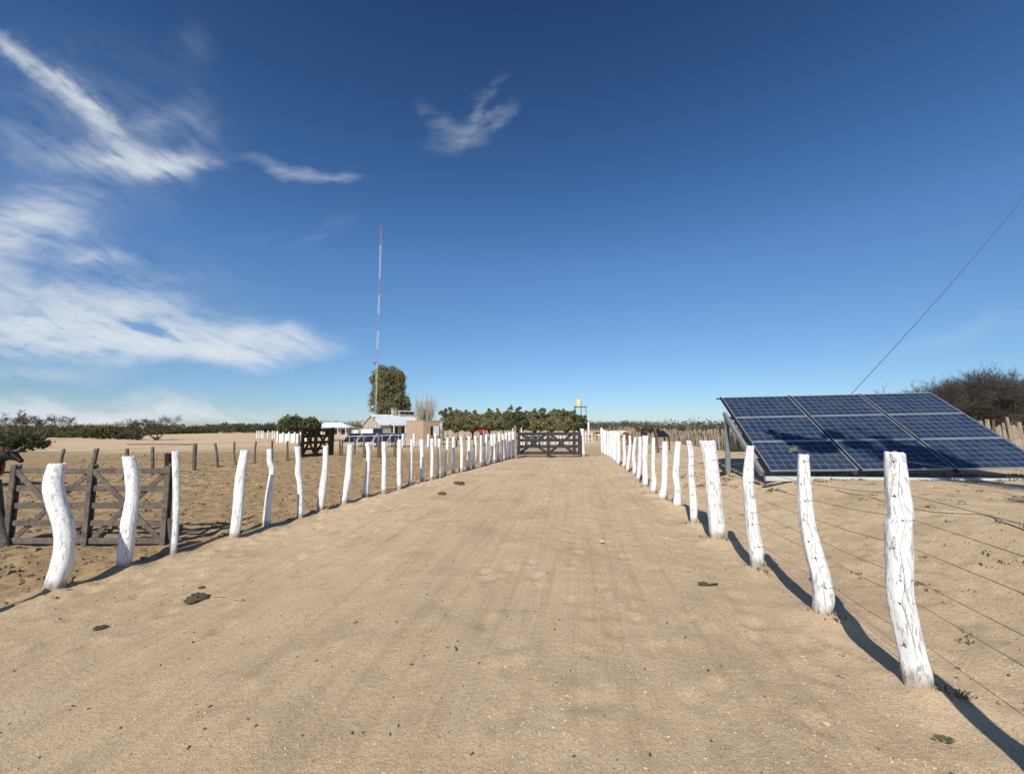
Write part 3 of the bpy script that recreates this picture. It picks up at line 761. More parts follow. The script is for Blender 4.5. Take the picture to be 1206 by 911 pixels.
def grow(mb, p, d, L, r, depth, spread=.5, up=.15, seg=3, kids=3, shrink=.72, minr=.004):
    pts = [p]; rad = [r]; q = Vector(p)
    for i in range(seg):
        d = (d + Vector((random.uniform(-.22, .22), random.uniform(-.22, .22), random.uniform(-.12, .2) * 1))).normalized()
        q = q + d * (L / seg); pts.append(q); rad.append(max(minr, r * (1 - .45 * (i + 1) / seg)))
    mb.tube(pts, rad, 6 if r > .04 else (4 if r > .012 else 3), cap=False)
    if depth == 0: return
    for k in range(kids):
        t = random.uniform(.45, 1); base = pts[min(seg, max(1, int(round(t * seg))))]
        nd = (d + Vector((random.gauss(0, spread), random.gauss(0, spread), random.gauss(0, spread * .6) + up))).normalized()
        grow(mb, base, nd, L * shrink * random.uniform(.8, 1.15), max(minr, rad[-1] * .72), depth - 1, spread, up, seg, kids, shrink, minr)
def leafy_tree(name, label, cat, base, blobs, n, size, mat, bark='bark', tr=.12, group=None, per=26, spread=.15):
    base = Vector(base); t = thing(name, label, cat, base, group)
    tk = MB()
    top = max(b[2] for b in blobs); cxm = sum(b[0] for b in blobs) / len(blobs); cym = sum(b[1] for b in blobs) / len(blobs)
    low = min(b[2] - b[5] for b in blobs)
    hub = Vector((base.x * .5 + cxm * .5, base.y * .5 + cym * .5, max(base.z + .4, low * .6 + base.z * .4)))
    tk.tube([base - Vector((0, 0, .2)), base.lerp(hub, .5) + Vector((.05, 0, 0)), hub], [tr * 1.3, tr, tr * .85], 8)
    for b in blobs:
        e = Vector((b[0], b[1], b[2] + b[5] * .3)); tk.tube([hub, hub.lerp(e, .5) + Vector((random.uniform(-.2, .2), random.uniform(-.2, .2), -.1)), e], [tr * .6, tr * .4, tr * .12], 5)
        for k in range(4):
            d = Vector((random.gauss(0, 1), random.gauss(0, 1), random.gauss(0, .6))).normalized()
            tk.tube([e.lerp(hub, .3), e + Vector((d.x * b[3], d.y * b[4], d.z * b[5])) * .8], [tr * .25, tr * .06], 4)
    build('trunk', tk, M[bark], t, smooth=True)
    quads('crown', rand_quads(crown_pts(blobs, n, per, spread), size), M[mat], t, org=base)
    return t
def px_blob(px, py, rx, ry, Yd, ryd=None):
    c = at(px, py, Yd); k = Yd / F
    return (c.x, c.y, c.z, rx * k, (ryd or (rx + ry) / 2) * k, ry * k)
# tall round-headed tree by the house
Yt = 68
b = at(452, 505, Yt); b.z = T(b.x, b.y)
leafy_tree('tall_tree', 'tall dense olive-green tree with a rounded head behind the gabled house', 'tree', b,
  [px_blob(453,441,13,10,Yt), px_blob(463,446,12,10,Yt), px_blob(447,452,9,12,Yt), px_blob(465,459,10,11,Yt), px_blob(455,458,14,14,Yt-.6), px_blob(450,474,12,16,Yt), px_blob(460,476,13,14,Yt-.8), px_blob(472,478,10,12,Yt), px_blob(467,468,8,8,Yt-.5), px_blob(476,485,6,6,Yt), px_blob(442,446,5,7,Yt), px_blob(459,433,7,5,Yt), px_blob(470,444,6,6,Yt), px_blob(468,468,7,7,Yt-1.2), px_blob(446,463,7,6,Yt-1.2), px_blob(455,446,8,7,Yt-1.4), px_blob(478,475,5,5,Yt-.6), px_blob(456,487,9,6,Yt-1.3)], 52000, .17, 'leaf_olive', tr=.3, per=130, spread=.2)
# row of orchard trees
Yo = 62
def orchard(px, w, top, lab, dy=0, mat='leaf_olive', n=6500, bot=507):
    Yd = Yo + dy; b = at(px, bot, Yd); b.z = T(b.x, b.y); h = (bot - 1 - top) / 2; cy = top + h
    h *= 1.0
    bl = [px_blob(px, cy, w * .62, h * .82, Yd), px_blob(px - w * .5, cy + 1.5, w * .45, h * .75, Yd), px_blob(px + w * .5, cy + 1, w * .45, h * .78, Yd), px_blob(px + random.uniform(-.3, .3) * w, top + h * .55, w * .4, h * .5, Yd - .3), px_blob(px - w * .2, cy + h * .35, w * .6, h * .62, Yd - 1), px_blob(px + w * .5, cy + h * .4, w * .55, h * .58, Yd - .6), px_blob(px - w * .6, cy + h * .42, w * .5, h * .55, Yd - .5)]
    for k in range(9): bl.append(px_blob(px + random.uniform(-.95, .95) * w, top + random.uniform(-.15, 1.1) * h, w * random.uniform(.14, .3), h * random.uniform(.2, .36), Yd + random.uniform(-1.4, .5)))
    leafy_tree('orchard_tree', lab, 'tree', b, bl, n * 2, .17, mat, tr=.16, per=60, spread=.2)
orchard(540, 21, 484, 'broad dark green tree at the left end of the row behind the fences', 0)
orchard(557, 15, 486, 'dark green tree beside the broad one at the row\'s left end', 3)
orchard(577, 14, 485, 'round olive tree in the row, above the small red cart', 1)
orchard(594, 9, 482, 'narrow taller tree poking out of the middle of the row', 5, n=4000)
orchard(608, 13, 484, 'yellowish-green tree in the row, straight above the hinge of the closed gate', 0, 'leaf_green')
orchard(630, 12, 485, 'olive tree in the row above the left half of the closed gate', 2)
orchard(650, 14, 484, 'olive-green tree in the row above the middle of the closed gate', 0)
orchard(668, 15, 483, 'bushy tree in the row just left of the water tank tower', -2, 'leaf_olive')
orchard(683, 9, 489, 'low drooping tree at the right end of the row under the water tank', -3, 'leaf_green', 3500)
# two trees by the far-left white wall
for px, w, top, lb in ((344, 15, 489.5, 'round green tree behind the low white wall, left one of the pair'), (366, 10, 491.5, 'smaller round green tree between the low white wall and the small house')):
    Yd = 52; b = at(px, 514, Yd); b.z = T(b.x, b.y); h = (514 - top) / 2 - 1.5
    leafy_tree('round_tree', lb, 'tree', b, [px_blob(px, top + h, w * .7, h, Yd), px_blob(px - w * .4, top + h * 1.2, w * .6, h * .85, Yd - .5), px_blob(px + w * .45, top + h * 1.15, w * .55, h * .85, Yd)], 8000, .2, 'leaf_green')
# pale bare poplar behind the brick shed
Yp = 56; b = at(500, 508, Yp); b.z = T(b.x, b.y); t = thing('poplar_tree', 'pale leafless upright tree rising behind the brick shed', 'tree', b)
tk = MB(); tk.tube([b - Vector((0, 0, .2)), b + Vector((0, 0, 1.2))], [.22, .18], 7); build('trunk', tk, M['palebark'], t, smooth=True)
tw = MB(); random.seed(11)
for k in range(90):
    a = random.uniform(0, 2 * PI); s = random.uniform(.03, .46); hh = random.uniform(3.4, 5.6) * (1 - s * .45)
    p0 = b + Vector((0, 0, random.uniform(.6, 1.4))); d = Vector((math.cos(a) * s, math.sin(a) * s, 1))
    pts = [p0, p0 + Vector((d.x * hh * .6, d.y * hh * .6, hh * .35)), p0 + Vector((d.x * hh * .9, d.y * hh * .9, hh * .7)), p0 + Vector((d.x * hh, d.y * hh, hh))]
    tw.tube(pts, [.05, .035, .022, .008], 4, cap=False)
    for j in range(22):
        f = random.uniform(.15, 1); q = pts[0].lerp(pts[3], f) + Vector((d.x, d.y, 0)) * .3 * math.sin(PI * f); e = q + Vector((random.uniform(-.22, .22), random.uniform(-.22, .22), random.uniform(.25, .6)))
        tw.tube([q, e], [.014, .006], 3, cap=False)
build('crown', tw, M['palestem'], t)
# bare thorn trees
def bare_tree(label, px, bpy_, Yd, H, seed, lean=0, kids=4, depth=5, dense=0, spread=.55, name='bare_thorn_tree', cat='tree', group=None, mat='twig', minr=.006, wide=1.0, trunks=3, zoff=0):
    random.seed(seed); b = at(px, bpy_, Yd); b.z = T(b.x, b.y) + zoff
    t = thing(name, label, cat, b, group)
    tk = MB(); br = MB()
    for k in range(trunks):
        a = 2 * PI * k / trunks + random.uniform(-.4, .4); d = Vector((math.cos(a) * .55 * wide + lean, math.sin(a) * .5 * wide, .8)).normalized()
        p1 = b + d * H * .16; tk.tube([b - Vector((0, 0, .15)), b + d * H * .08 + Vector((0, 0, .05)), p1], [H * .035, H * .03, H * .024], 7)
        grow(br, p1, d, H * .30, H * .022, depth, spread, .06, 3, kids, .74, minr)
    build('trunk', tk, M['bark'], t, smooth=True); build('crown', br, M[mat], t)
    return t
YR_ = 30
bare_tree('large leafless thorn tree behind the array, its dark twigs cut by the right frame edge', 1190, 505, 31, 7.2, 21, kids=5, depth=5, wide=1.2, spread=.6, trunks=4)
bare_tree('leafless dark thorn tree with visible forked trunk just right of the array\'s sloping edge', 1168, 505, 28, 5.4, 22, kids=5, depth=5, wide=1.3, spread=.62, trunks=4)
bare_tree('wispy leafless thorn tree peeping over the top right corner of the solar array', 1118, 505, 29, 5.6, 23, kids=5, depth=5, wide=1.4, spread=.62, trunks=3)
bare_tree('low leafless thorn tree partly hidden behind the array\'s upper right corner', 1140, 505, 33, 6.3, 24, kids=5, depth=5, wide=1.2, spread=.6, trunks=3)
bare_tree('bare branching tree on the left skyline, at the very left edge', 14, 517, 62, 4.9, 31, kids=3, depth=5, wide=1.6, minr=.015, trunks=3)
bare_tree('grey bare tree on the left skyline, second from the left edge', 50, 518, 58, 4.5, 32, kids=3, depth=5, wide=1.5, minr=.015, trunks=4)
bare_tree('dark flat-topped bare tree, left one of the close pair on the left skyline', 163, 519, 60, 3.9, 33, kids=3, depth=5, wide=1.6, minr=.015, trunks=3)
bare_tree('dark flat-topped bare tree, right one of the close pair on the left skyline', 184, 519, 60, 4.5, 34, kids=3, depth=5, wide=1.5, minr=.015, trunks=3)
bare_tree('small bare bush above the dark gate in the far stake fence', 765, 506, 48, 2.6, 35, kids=4, depth=4, wide=1.2, minr=.014, trunks=4, name='bare_bush', cat='bush')
# tree outside the frame on the right whose shadow falls on the array
SUN_EL = math.radians(39); SUN_AZ = math.radians(18.5)     # shadows run 22 degrees right of straight ahead
sd = Vector((math.sin(SUN_AZ) * math.cos(SUN_EL), math.cos(SUN_AZ) * math.cos(SUN_EL), -math.sin(SUN_EL)))
def towards_sun(p, t): return p - sd * t
random.seed(5)
tg = [on_panel(*q) for q in ((1010, 522), (1040, 518), (1065, 530), (1090, 535), (1110, 545), (1060, 545), (1130, 548), (980, 512))]
tcs = [towards_sun(p, 8.3) for p in tg]
cm = sum(tcs, Vector()) / len(tcs); bt = Vector((cm.x + 2.2, cm.y - .5, .3))
bt.z = T(bt.x, bt.y)
tt = thing('thorn_tree', 'tree standing outside the frame on the right, shading the array', 'tree', bt)
tb = MB(); tb.tube([bt - Vector((0, 0, .2)), bt + Vector((-.2, .1, 1.5)), bt + Vector((-.6, .2, 3.2))], [.22, .17, .12], 8)
hub = bt + Vector((-.6, .2, 3.2))
for p in tcs + [towards_sun(G(1190, 575), 8.3), towards_sun(G(1200, 590), 8.3), towards_sun(G(1150, 566), 8.3)]:
    tb.tube([hub, hub.lerp(p, .5) + Vector((0, 0, .25)), p], [.09, .05, .02], 6)
    for k in range(6): grow(tb, hub.lerp(p, random.uniform(.6, 1)), (p - hub).normalized(), .7, .016, 2, .6, .05, 2, 3, .7, .004)
build('trunk', tb, M['bark'], tt, smooth=True)
tail = [on_panel(*q) for q in ((908, 508), (925, 514), (945, 520), (965, 524))]
bl = []
for p, r in zip([towards_sun(p, 8.3) for p in tg], (.17, .12, .2, .24, .24, .20, .2, .15)): bl.append((p.x, p.y, p.z, r * 1.3, r, r))
for p, r in zip([towards_sun(p, 8.3) for p in tail], (.07, .13, .19, .24)): bl.append((p.x, p.y, p.z, r * 1.5, r, r * .8))
quads('crown', rand_quads(crown_pts(bl, 9000), .10), M['leaf_olive'], tt, org=bt)
# skyline scrub
def scrub(name, C, R, n, size, mat):
    """C: list of centres, R: radii"""
    bl = [(c[0], c[1], c[2] + r[2] * .55, r[0], r[1], r[2]) for c, r in zip(C, R)]
    o = quads(name, rand_quads(crown_pts(bl, n, 7, .28), size), M[mat]); return meta(o, kind='stuff')
random.seed(3)
C = []; R_ = []
for i in range(430):
    px = random.uniform(-60, 345); Yd = random.uniform(72, 150) if px < 250 else random.uniform(110, 170)
    if 95 < px < 345: Yd = max(Yd, 66 + (px - 95) * .30)
    x = (px - CX) / F * Yd; h = random.uniform(.45, .95) * (Yd / 90) ** .5; C.append((x, Yd, T(x, Yd))); R_.append((h * 1.4, h * 1.2, h))
o = scrub('scrub', C, R_, 52000, .30, 'leaf_scrub'); o['label'] = 'dark scrub massed along the left skyline'; o['category'] = 'scrub'
C = []; R_ = []
for i in range(170):
    px = random.uniform(-60, 335); Yd = random.uniform(68, 120) if px < 250 else random.uniform(95, 140)
    if px > 95: Yd = max(Yd, 64 + (px - 95) * .28)
    x = (px - CX) / F * Yd; h = random.uniform(.45, .9); C.append((x, Yd, T(x, Yd))); R_.append((h * 1.5, h * 1.2, h))
o = scrub('scrub', C, R_, 15000, .26, 'leaf_scrub2'); o['label'] = 'greener scrub in front of the dark left skyline scrub'; o['category'] = 'scrub'
C = []; R_ = []
for i in range(560):
    px = random.uniform(375, 1500); Yd = random.uniform(130, 230); x = (px - CX) / F * Yd; h = random.uniform(1.0, 1.7)
    if px > 770: Yd *= .62; x = (px - CX) / F * Yd; h *= 1.0 + .2 * min(1, (px - 770) / 60) * (1 if px < 900 else .8)
    C.append((x, Yd, T(x, Yd))); R_.append((h * 3, h * 2, h))
o = scrub('scrub', C, R_, 130000, .28, 'leaf_scrub'); o['label'] = 'low scrub along the skyline beyond the corrals on the right'; o['category'] = 'scrub'
def shrub(label, px, py, w, h, Yd, mat, n=3000, size=.12):
    b = at(px, py, Yd); b.z = T(b.x, b.y); k = Yd / F; t = thing('shrub', label, 'shrub', b)
    sb = MB()
    for i in range(9):
        a = i * .7; sb.tube([b, b + Vector((math.cos(a) * w * k * .5, math.sin(a) * w * k * .4, h * k * .8))], [.03, .008], 4)
    build('stem', sb, M['bark'], t)
    bl = [(b.x + dx * w * k, b.y + dy, b.z + h * k * f, w * k * .34, w * k * .3, h * k * .42) for dx, dy, f in ((-.28, 0, .45), (0, -.2, .55), (.27, .1, .45), (.1, .3, .5))]
    quads('crown', rand_quads(crown_pts(bl, n), size), M[mat], t, org=b)
shrub('bright green rounded shrub below the skyline, near the close pair of bare trees', 128, 516.5, 34, 15, 64, 'leaf_green', 5000, .2)
shrub('grey-brown twiggy low mound at the foot of the paired bare trees', 150, 519, 26, 8, 62, 'leaf_dry', 2500, .18)
shrub('green shrub at the left edge overhanging the dark cow', 6, 536, 66, 24, 24, 'leaf_scrub2', 5000, .09)
shrub('small dry bush on the sand left of the weathered gate\'s top', 45, 528, 16, 7, 38, 'leaf_dry', 900, .12)
# ------------------------------------------------------------------ mast
Ym = 63; mb_ = at(441.5, 508, Ym); mb_.z = T(mb_.x, mb_.y)
mast = thing('radio_mast', 'very tall thin lattice mast in red and white bands beside the round-headed tree', 'mast', mb_)
def zat(py): return at(443, py, Ym).z
bands = [(267, 'mastred'), (288, 'white'), (328, 'mastred'), (347, 'white'), (370, 'mastred'), (389.5, 'white'), (411, 'mastred'), (428, 'white'), (505, None)]
for (ya, mt), (yb, _) in zip(bands[:-1], bands[1:]):
    z1, z0 = zat(ya), (zat(yb) if yb < 500 else mb_.z); s = MB(); w = .13
    cs = [Vector((mb_.x + w * math.cos(a), mb_.y + w * math.sin(a), 0)) for a in (PI / 2, PI / 2 + 2.094, PI / 2 + 4.189)]
    for c in cs: s.tube([c + Vector((0, 0, z0)), c + Vector((0, 0, z1))], .013, 5)
    nseg = max(2, int((z1 - z0) / .42)); dz = (z1 - z0) / nseg
    for i in range(nseg):
        for k in range(3):
            a, b = cs[k], cs[(k + 1) % 3]
            if i % 2: a, b = b, a
            s.tube([a + Vector((0, 0, z0 + i * dz)), b + Vector((0, 0, z0 + (i + 1) * dz))], .007, 3)
            s.tube([cs[k] + Vector((0, 0, z0 + i * dz)), cs[(k + 1) % 3] + Vector((0, 0, z0 + i * dz))], .005, 3)
    build('mast_section', s, M[mt], mast)
build('lamp', MB().lathe((mb_.x, mb_.y, zat(267)), [(.03, 0), (.05, .05), (.05, .15), (.02, .2)], 8), M['mastred'], mast)
bz = MB().box((mb_.x - .3, mb_.y - .25, zat(428)), (.25, .2, .35)); build('antenna_box', bz, M['steel'], mast)
build('dish', MB().lathe((mb_.x - .35, mb_.y - .2, zat(480)), [(.02, 0), (.22, .02), (.24, .3), (.1, .34)], 12), M['galv'], mast)
# ------------------------------------------------------------------ houses
def frame_of(B, dirx):
    ex = Vector((dirx[0], dirx[1], 0)).normalized(); ey = Vector((-ex.y, ex.x, 0))
    return lambda u, v, z: Vector(B) + ex * u + ey * v + Vector((0, 0, z))
def uvbox(o, sc=1.0):
    uv = o.data.uv_layers.new(name='uv')
    for p in o.data.polygons:
        n = p.normal; t = Vector((-n.y, n.x, 0)) if abs(n.z) < .95 else Vector((1, 0, 0))
        t.normalize(); bt_ = n.cross(t)
        for li in p.loop_indices:
            c = o.data.vertices[o.data.loops[li].vertex_index].co; uv.data[li].uv = (c.dot(t) * sc, c.dot(bt_) * sc)
def hexa(mb, P, a, b):      # box in a local frame from corner a to corner b
    vs = [P(x, y, z) for x in (a[0], b[0]) for y in (a[1], b[1]) for z in (a[2], b[2])]
    mb.add(vs, [(0, 1, 3, 2), (4, 6, 7, 5), (0, 4, 5, 1), (2, 3, 7, 6), (0, 2, 6, 4), (1, 5, 7, 3)]); return mb
# main house: front faces the camera's right, gable the left
B = at(448, 512, 57); B.z = T(B.x, B.y); Pf = frame_of(B, (.70, .715))
hs = thing('gabled_house', 'beige gabled farmhouse with pale metal roof, chimney and shaded veranda left of the brick shed', 'house', B)
Lh, Dh, He, Hr = 9.2, 5.0, 2.15, 3.5
w = MB(); vs = [Pf(0, 0, -.3), Pf(Lh, 0, -.3), Pf(Lh, Dh, -.3), Pf(0, Dh, -.3), Pf(0, 0, He), Pf(Lh, 0, He), Pf(Lh, Dh, He), Pf(0, Dh, He), Pf(0, Dh / 2, Hr), Pf(Lh, Dh / 2, Hr)]
w.add(vs, [(0, 1, 5, 4), (2, 3, 7, 6), (1, 2, 6, 9, 5), (3, 0, 4, 8, 7)]); o = build('wall', w, M['plaster'], hs)
r = MB()
for s in (0, 1):
    e = .25; ya, yb = (-e, Dh / 2) if s == 0 else (Dh / 2, Dh + e); za = He - e * (Hr - He) / (Dh / 2); z0, z1 = (za, Hr) if s == 0 else (Hr, za)
    vs = [Pf(-e, ya, z0 + .03), Pf(Lh + e, ya, z0 + .03), Pf(Lh + e, yb, z1 + .03), Pf(-e, yb, z1 + .03), Pf(-e, ya, z0 + .11), Pf(Lh + e, ya, z0 + .11), Pf(Lh + e, yb, z1 + .11), Pf(-e, yb, z1 + .11)]
    r.add(vs, [(0, 3, 2, 1), (4, 5, 6, 7), (0, 1, 5, 4), (2, 3, 7, 6), (0, 4, 7, 3), (1, 2, 6, 5)])
ro = build('roof', r, M['roof'], hs); uvbox(ro)
ch = hexa(MB(), Pf, (3.1, 2.2, 3.3), (3.7, 2.8, 4.45)); hexa(ch, Pf, (3.0, 2.1, 4.45), (3.8, 2.9, 4.55)); build('chimney', ch, M['plaster'], ro, origin=hs.location)
cl = hexa(MB(), Pf, (4.0, 2.0, 3.3), (6.6, 3.2, 4.1)); o = build('clerestory', cl, M['plaster'], hs)
build('clerestory_roof', hexa(MB(), Pf, (3.85, 1.8, 4.1), (6.8, 3.4, 4.22)), M['roof'], hs)
for k in range(3): build('window', hexa(MB(), Pf, (4.15 + .8 * k, 1.96, 3.72), (4.8 + .8 * k, 1.995, 4.05)), M['glass'], hs)
v = MB(); vs = [Pf(1.0, -1.7, 2.0), Pf(8.2, -1.7, 2.0), Pf(8.2, .0, 2.35), Pf(1.0, .0, 2.35), Pf(1.0, -1.7, 2.1), Pf(8.2, -1.7, 2.1), Pf(8.2, .0, 2.45), Pf(1.0, .0, 2.45)]
v.add(vs, [(0, 3, 2, 1), (4, 5, 6, 7), (0, 1, 5, 4), (2, 3, 7, 6), (0, 4, 7, 3), (1, 2, 6, 5)]); o = build('veranda_roof', v, M['roof'], hs); uvbox(o)
for u in (1.1, 2.9, 4.7, 6.5, 8.1): build('veranda_post', hexa(MB(), Pf, (u - .06, -1.65, -.2), (u + .06, -1.53, 2.02)), M['white'], hs)
for u in (1.6, 3.2, 4.8, 6.4): 
    f = build('window', hexa(MB(), Pf, (u, -.035, .35), (u + 1.0, -.004, 1.95)), M['glass'], hs); build('frame', hexa(MB(), Pf, (u + .47, -.06, .35), (u + .53, -.036, 1.95)), M['white'], f, origin=hs.location)
for vv in (.9, 2.1, 3.3): build('window', hexa(MB(), Pf, (-.03, vv, 1.35), (-.004, vv + .7, 1.6)), M['glass'], hs)
for vv, zz in ((1.2, 1.95), (2.5, 2.0), (3.6, 1.95)): build('wall_lamp', MB().blob(Pf(-.1, vv, zz), (.09, .09, .09), 1, 0), M['white'], hs)
build('dish', MB().lathe(Pf(-.3, 1.6, 3.15), [(.05, 0), (.28, .05), (.3, .1), (.05, .12)], 12), M['white'], hs)
# brick shed
B = at(498, 524.5, 41.5); B.z = T(B.x, B.y); 
bs = thing('brick_shed', 'flat-topped brick shed on a pale concrete base behind the white posts', 'shed', B)
Pb = frame_of(B, (.72, .69))
Hs = at(498, 495.5, 41.5).z - B.z
o = build('wall', hexa(MB(), Pb, (0, 0, .62), (2.0, 3.3, Hs)), M['brick'], bs); uvbox(o)
build('plinth', hexa(MB(), Pb, (-.05, -.05, -.3), (2.05, 3.35, .62)), M['concrete'], bs)
build('coping', hexa(MB(), Pb, (-.03, -.03, Hs), (2.03, 3.33, Hs + .07)), M['brick'], bs)
f = build('window', hexa(MB(), Pb, (.85, -.03, 1.05), (1.75, -.004, 1.95)), M['glass'], bs)
build('shutter', hexa(MB(), Pb, (1.15, -.09, .95), (1.8, -.05, 1.98)), M['white'], f, origin=bs.location)
build('sill', hexa(MB(), Pb, (.8, -.08, .95), (1.12, -.004, 1.0)), M['concrete'], f, origin=bs.location)
# small hipped house far left
B = at(379, 513, 88); B.z = at(379, 513.5, 88).z; Ph = frame_of(B, (1, .12))
h2 = thing('small_house', 'low house with pale hipped metal roof and dark porch beside the round green trees', 'house', B)
x1 = 31 * 88 / F
build('wall', hexa(MB(), Ph, (-1.5, .6, -1), (x1 - .6, 4, 1.75)), M['plaster'], h2)
r = MB(); vs = [Ph(-2, -.5, 1.8), Ph(x1 + .3, -.5, 1.8), Ph(x1 + .3, 4.6, 1.8), Ph(-2, 4.6, 1.8), Ph(0, 2, 2.95), Ph(x1 - 2.2, 2, 2.95)]
r.add(vs, [(0, 1, 5, 4), (1, 2, 5), (2, 3, 4, 5), (3, 0, 4), (0, 3, 2, 1)]); o = build('roof', r, M['roof'], h2); uvbox(o)
for u in (0, 1.6, 3.2, 4.8): build('porch_post', hexa(MB(), Ph, (u, -.4, -1), (u + .1, -.3, 1.8)), M['white'], h2)
for u in (.5, 2.2, 3.8): build('window', hexa(MB(), Ph, (u, .56, .4), (u + .8, .597, 1.4)), M['dark'], h2)
# white wall far left, white box, sign, small white shed
def px_box(name, label, cat, x0, x1_, ytop, ybot, Yd, depth, mat, inset=None):
    a = at(x0, ybot, Yd); b = at(x1_, ybot, Yd); tp = at((x0 + x1_) / 2, ytop, Yd).z; zb = min(T(a.x, a.y), a.z)
    return a, b, tp, zb
a, b, tp, zb = px_box('', '', '', 327, 361, 508, 516, 50, .3, None)
ww = thing('low_wall', 'low white wall in front of the round green trees', 'wall', (a.x, a.y, zb))
build('wall_panel', MB().box(((a.x + b.x) / 2, a.y + .1, (tp - .25 + zb) / 2 - .1), (b.x - a.x, .18, tp - .25 - zb + .2)), M['white'], ww)
for i in range(6):
    x = a.x + (b.x - a.x) * i / 5; build('pillar', MB().box((x, a.y - .05, (tp + zb) / 2), (.16, .2, tp - zb + (.12 if i == 0 else -.12))), M['white'], ww)
wp = thing('stake_fence', 'short white stakes on the sand left of the low white wall', 'fence', G(304, 514))
for i, px in enumerate((302.5, 305, 308, 310, 315.5, 321, 323.5)):
    row_post(wp, [(px, 507, 1.3), (px, 514, 1.8)], at(px, 514, 52), 300 + i, M['white'])
a, b, tp, zb = px_box('', '', '', 425, 439, 505, 513, 50, 1, None)
wt = thing('storage_container', 'long white box container in front of the house gable', 'container', (a.x, a.y, zb))
build('body', MB().box(((a.x + b.x) / 2, a.y + .5, (tp + zb) / 2), (b.x - a.x, 1.0, tp - zb)), M['white'], wt)
build('door', MB().box((b.x + .45, a.y + .5, (tp + zb) / 2 + .1), (.85, .95, tp - zb)), M['farcells'], wt)
c = at(420, 509, 47); sg = thing('white_tank', 'small white tank on thin legs left of the white container', 'tank', (c.x, c.y, T(c.x, c.y)))
build('body', MB().lathe((c.x, c.y, c.z - .25), [(.30, 0), (.38, .05), (.38, .42), (.3, .5)], 14), M['white'], sg)
for dx, dy in ((-.25, -.2), (.25, -.2), (0, .28)): build('leg', MB().tube([(c.x + dx, c.y + dy, c.z - .2), (c.x + dx, c.y + dy, sg.location.z - .1)], .03, 5), M['galv'], sg)
a, b, tp, zb = px_box('', '', '', 514.5, 521, 497.5, 509, 60, 2, None)
wsd = thing('white_shed', 'small white shed partly hidden between the brick shed and the tree row', 'shed', (a.x, a.y, zb))
build('wall', MB().box(((a.x + b.x) / 2, a.y + .8, (tp + zb) / 2), (b.x - a.x, 1.6, tp - zb)), M['white'], wsd); build('roof', MB().box(((a.x + b.x) / 2, a.y + .8, tp + .04), (b.x - a.x + .2, 1.8, .08)), M['roof'], wsd)
# row of small arrays
gl = ['leftmost of the small tilted solar tables in front of the house', 'second small solar table from the left, below the white container', 'third small solar table from the left, by the veranda\'s edge', 'fourth small solar table, nearest the brick shed']
for i, (x0, x1_) in enumerate(((404, 418.3), (421, 437), (439.5, 455), (457, 473))):
    Yd = 39; a = at(x0, 521, Yd); b = at(x1_, 521, Yd); zt = T(a.x, a.y); dpt = 1.6; hz = at(x0, 510.5, Yd + dpt).z
    t = thing('solar_table', gl[i], 'solar panel', (a.x, a.y, zt), 'small solar tables before the house'); zl = a.z + .04
    p0, p1 = Vector((a.x, Yd, zl)), Vector((b.x, Yd, zl)); up_ = Vector((0, dpt, hz - zl)); n_ = Vector((1, 0, 0)).cross(up_).normalized()
    g = MB(); g.add([p0 + n_ * .04, p1 + n_ * .04, p1 + up_ + n_ * .04, p0 + up_ + n_ * .04, p0, p1, p1 + up_, p0 + up_], [(0, 1, 2, 3), (7, 6, 5, 4), (0, 4, 5, 1), (1, 5, 6, 2), (2, 6, 7, 3), (3, 7, 4, 0)])
    o = build('panel', g, M['farcells'], t); uv = o.data.uv_layers.new(name='uv')
    for k, q in enumerate([(0, 0), (1, 0), (1, 1), (0, 1)]): uv.data[k].uv = q
    fm = MB(); fm.beam(p0 + Vector((-.04, 0, .03)), p0 + up_ + Vector((-.04, 0, .03)), .07, .08, up=n_); fm.beam(p1 + Vector((.04, 0, .03)), p1 + up_ + Vector((.04, 0, .03)), .09, .08, up=n_); fm.beam(p0 + up_ * 1.01, p1 + up_ * 1.01, .05, .06, up=n_)
    build('panel_frame', fm, M['alu'], t)
    for q in (p0 + up_, p1 + up_, p0, p1): build('leg', MB().tube([q, Vector((q.x, q.y, T(q.x, q.y) - .1))], .035, 5), M['galv'], t)
rl = thing('metal_railing', 'thin pale railing running in front of the small solar tables', 'railing', G(440, 524))
a = at(402, 513.8, 36.5); b = at(479, 511.8, 36.5)
build('top_rail', MB().tube([a, b], .022, 5), M['white'], rl)
for i in range(9):
    q = a.lerp(b, i / 8); build('upright', MB().tube([q, Vector((q.x, q.y, T(q.x, q.y)))], .02, 5), M['white'], rl)
# water tank on its stand
c = at(681.5, 478, 70); gz = T(c.x, c.y); wtk = thing('water_tower', 'cream water tank standing on a tall dark steel frame', 'water tank', (c.x, c.y, gz))
zt = at(681.5, 478.5, 70).z; kk = 70 / F; hT = 8.2 * kk
build('tank', MB().lathe((c.x, c.y, zt), [(3.4 * kk, 0), (3.4 * kk, hT * .85), (3.0 * kk, hT * .93), (1.2 * kk, hT), (1.0 * kk, hT + .1), (.2, hT + .12)], 20), M['tank'], wtk, smooth=False)
pl = MB().box((c.x + .3, c.y, zt - .06), (14.5 * kk, 1.8, .10)); build('platform', pl, M['steel'], wtk)
for (dx, dy, ex) in ((-6.2, -.8, -8), (7.0, -.8, 10.0), (-3.0, .8, -5), (3.6, .8, 6)):
    build('leg', MB().tube([(c.x + dx * kk, c.y + dy, zt - .1), (c.x + ex * kk, c.y + dy * 1.8, gz - .2)], .06, 5), M['steel'], wtk)
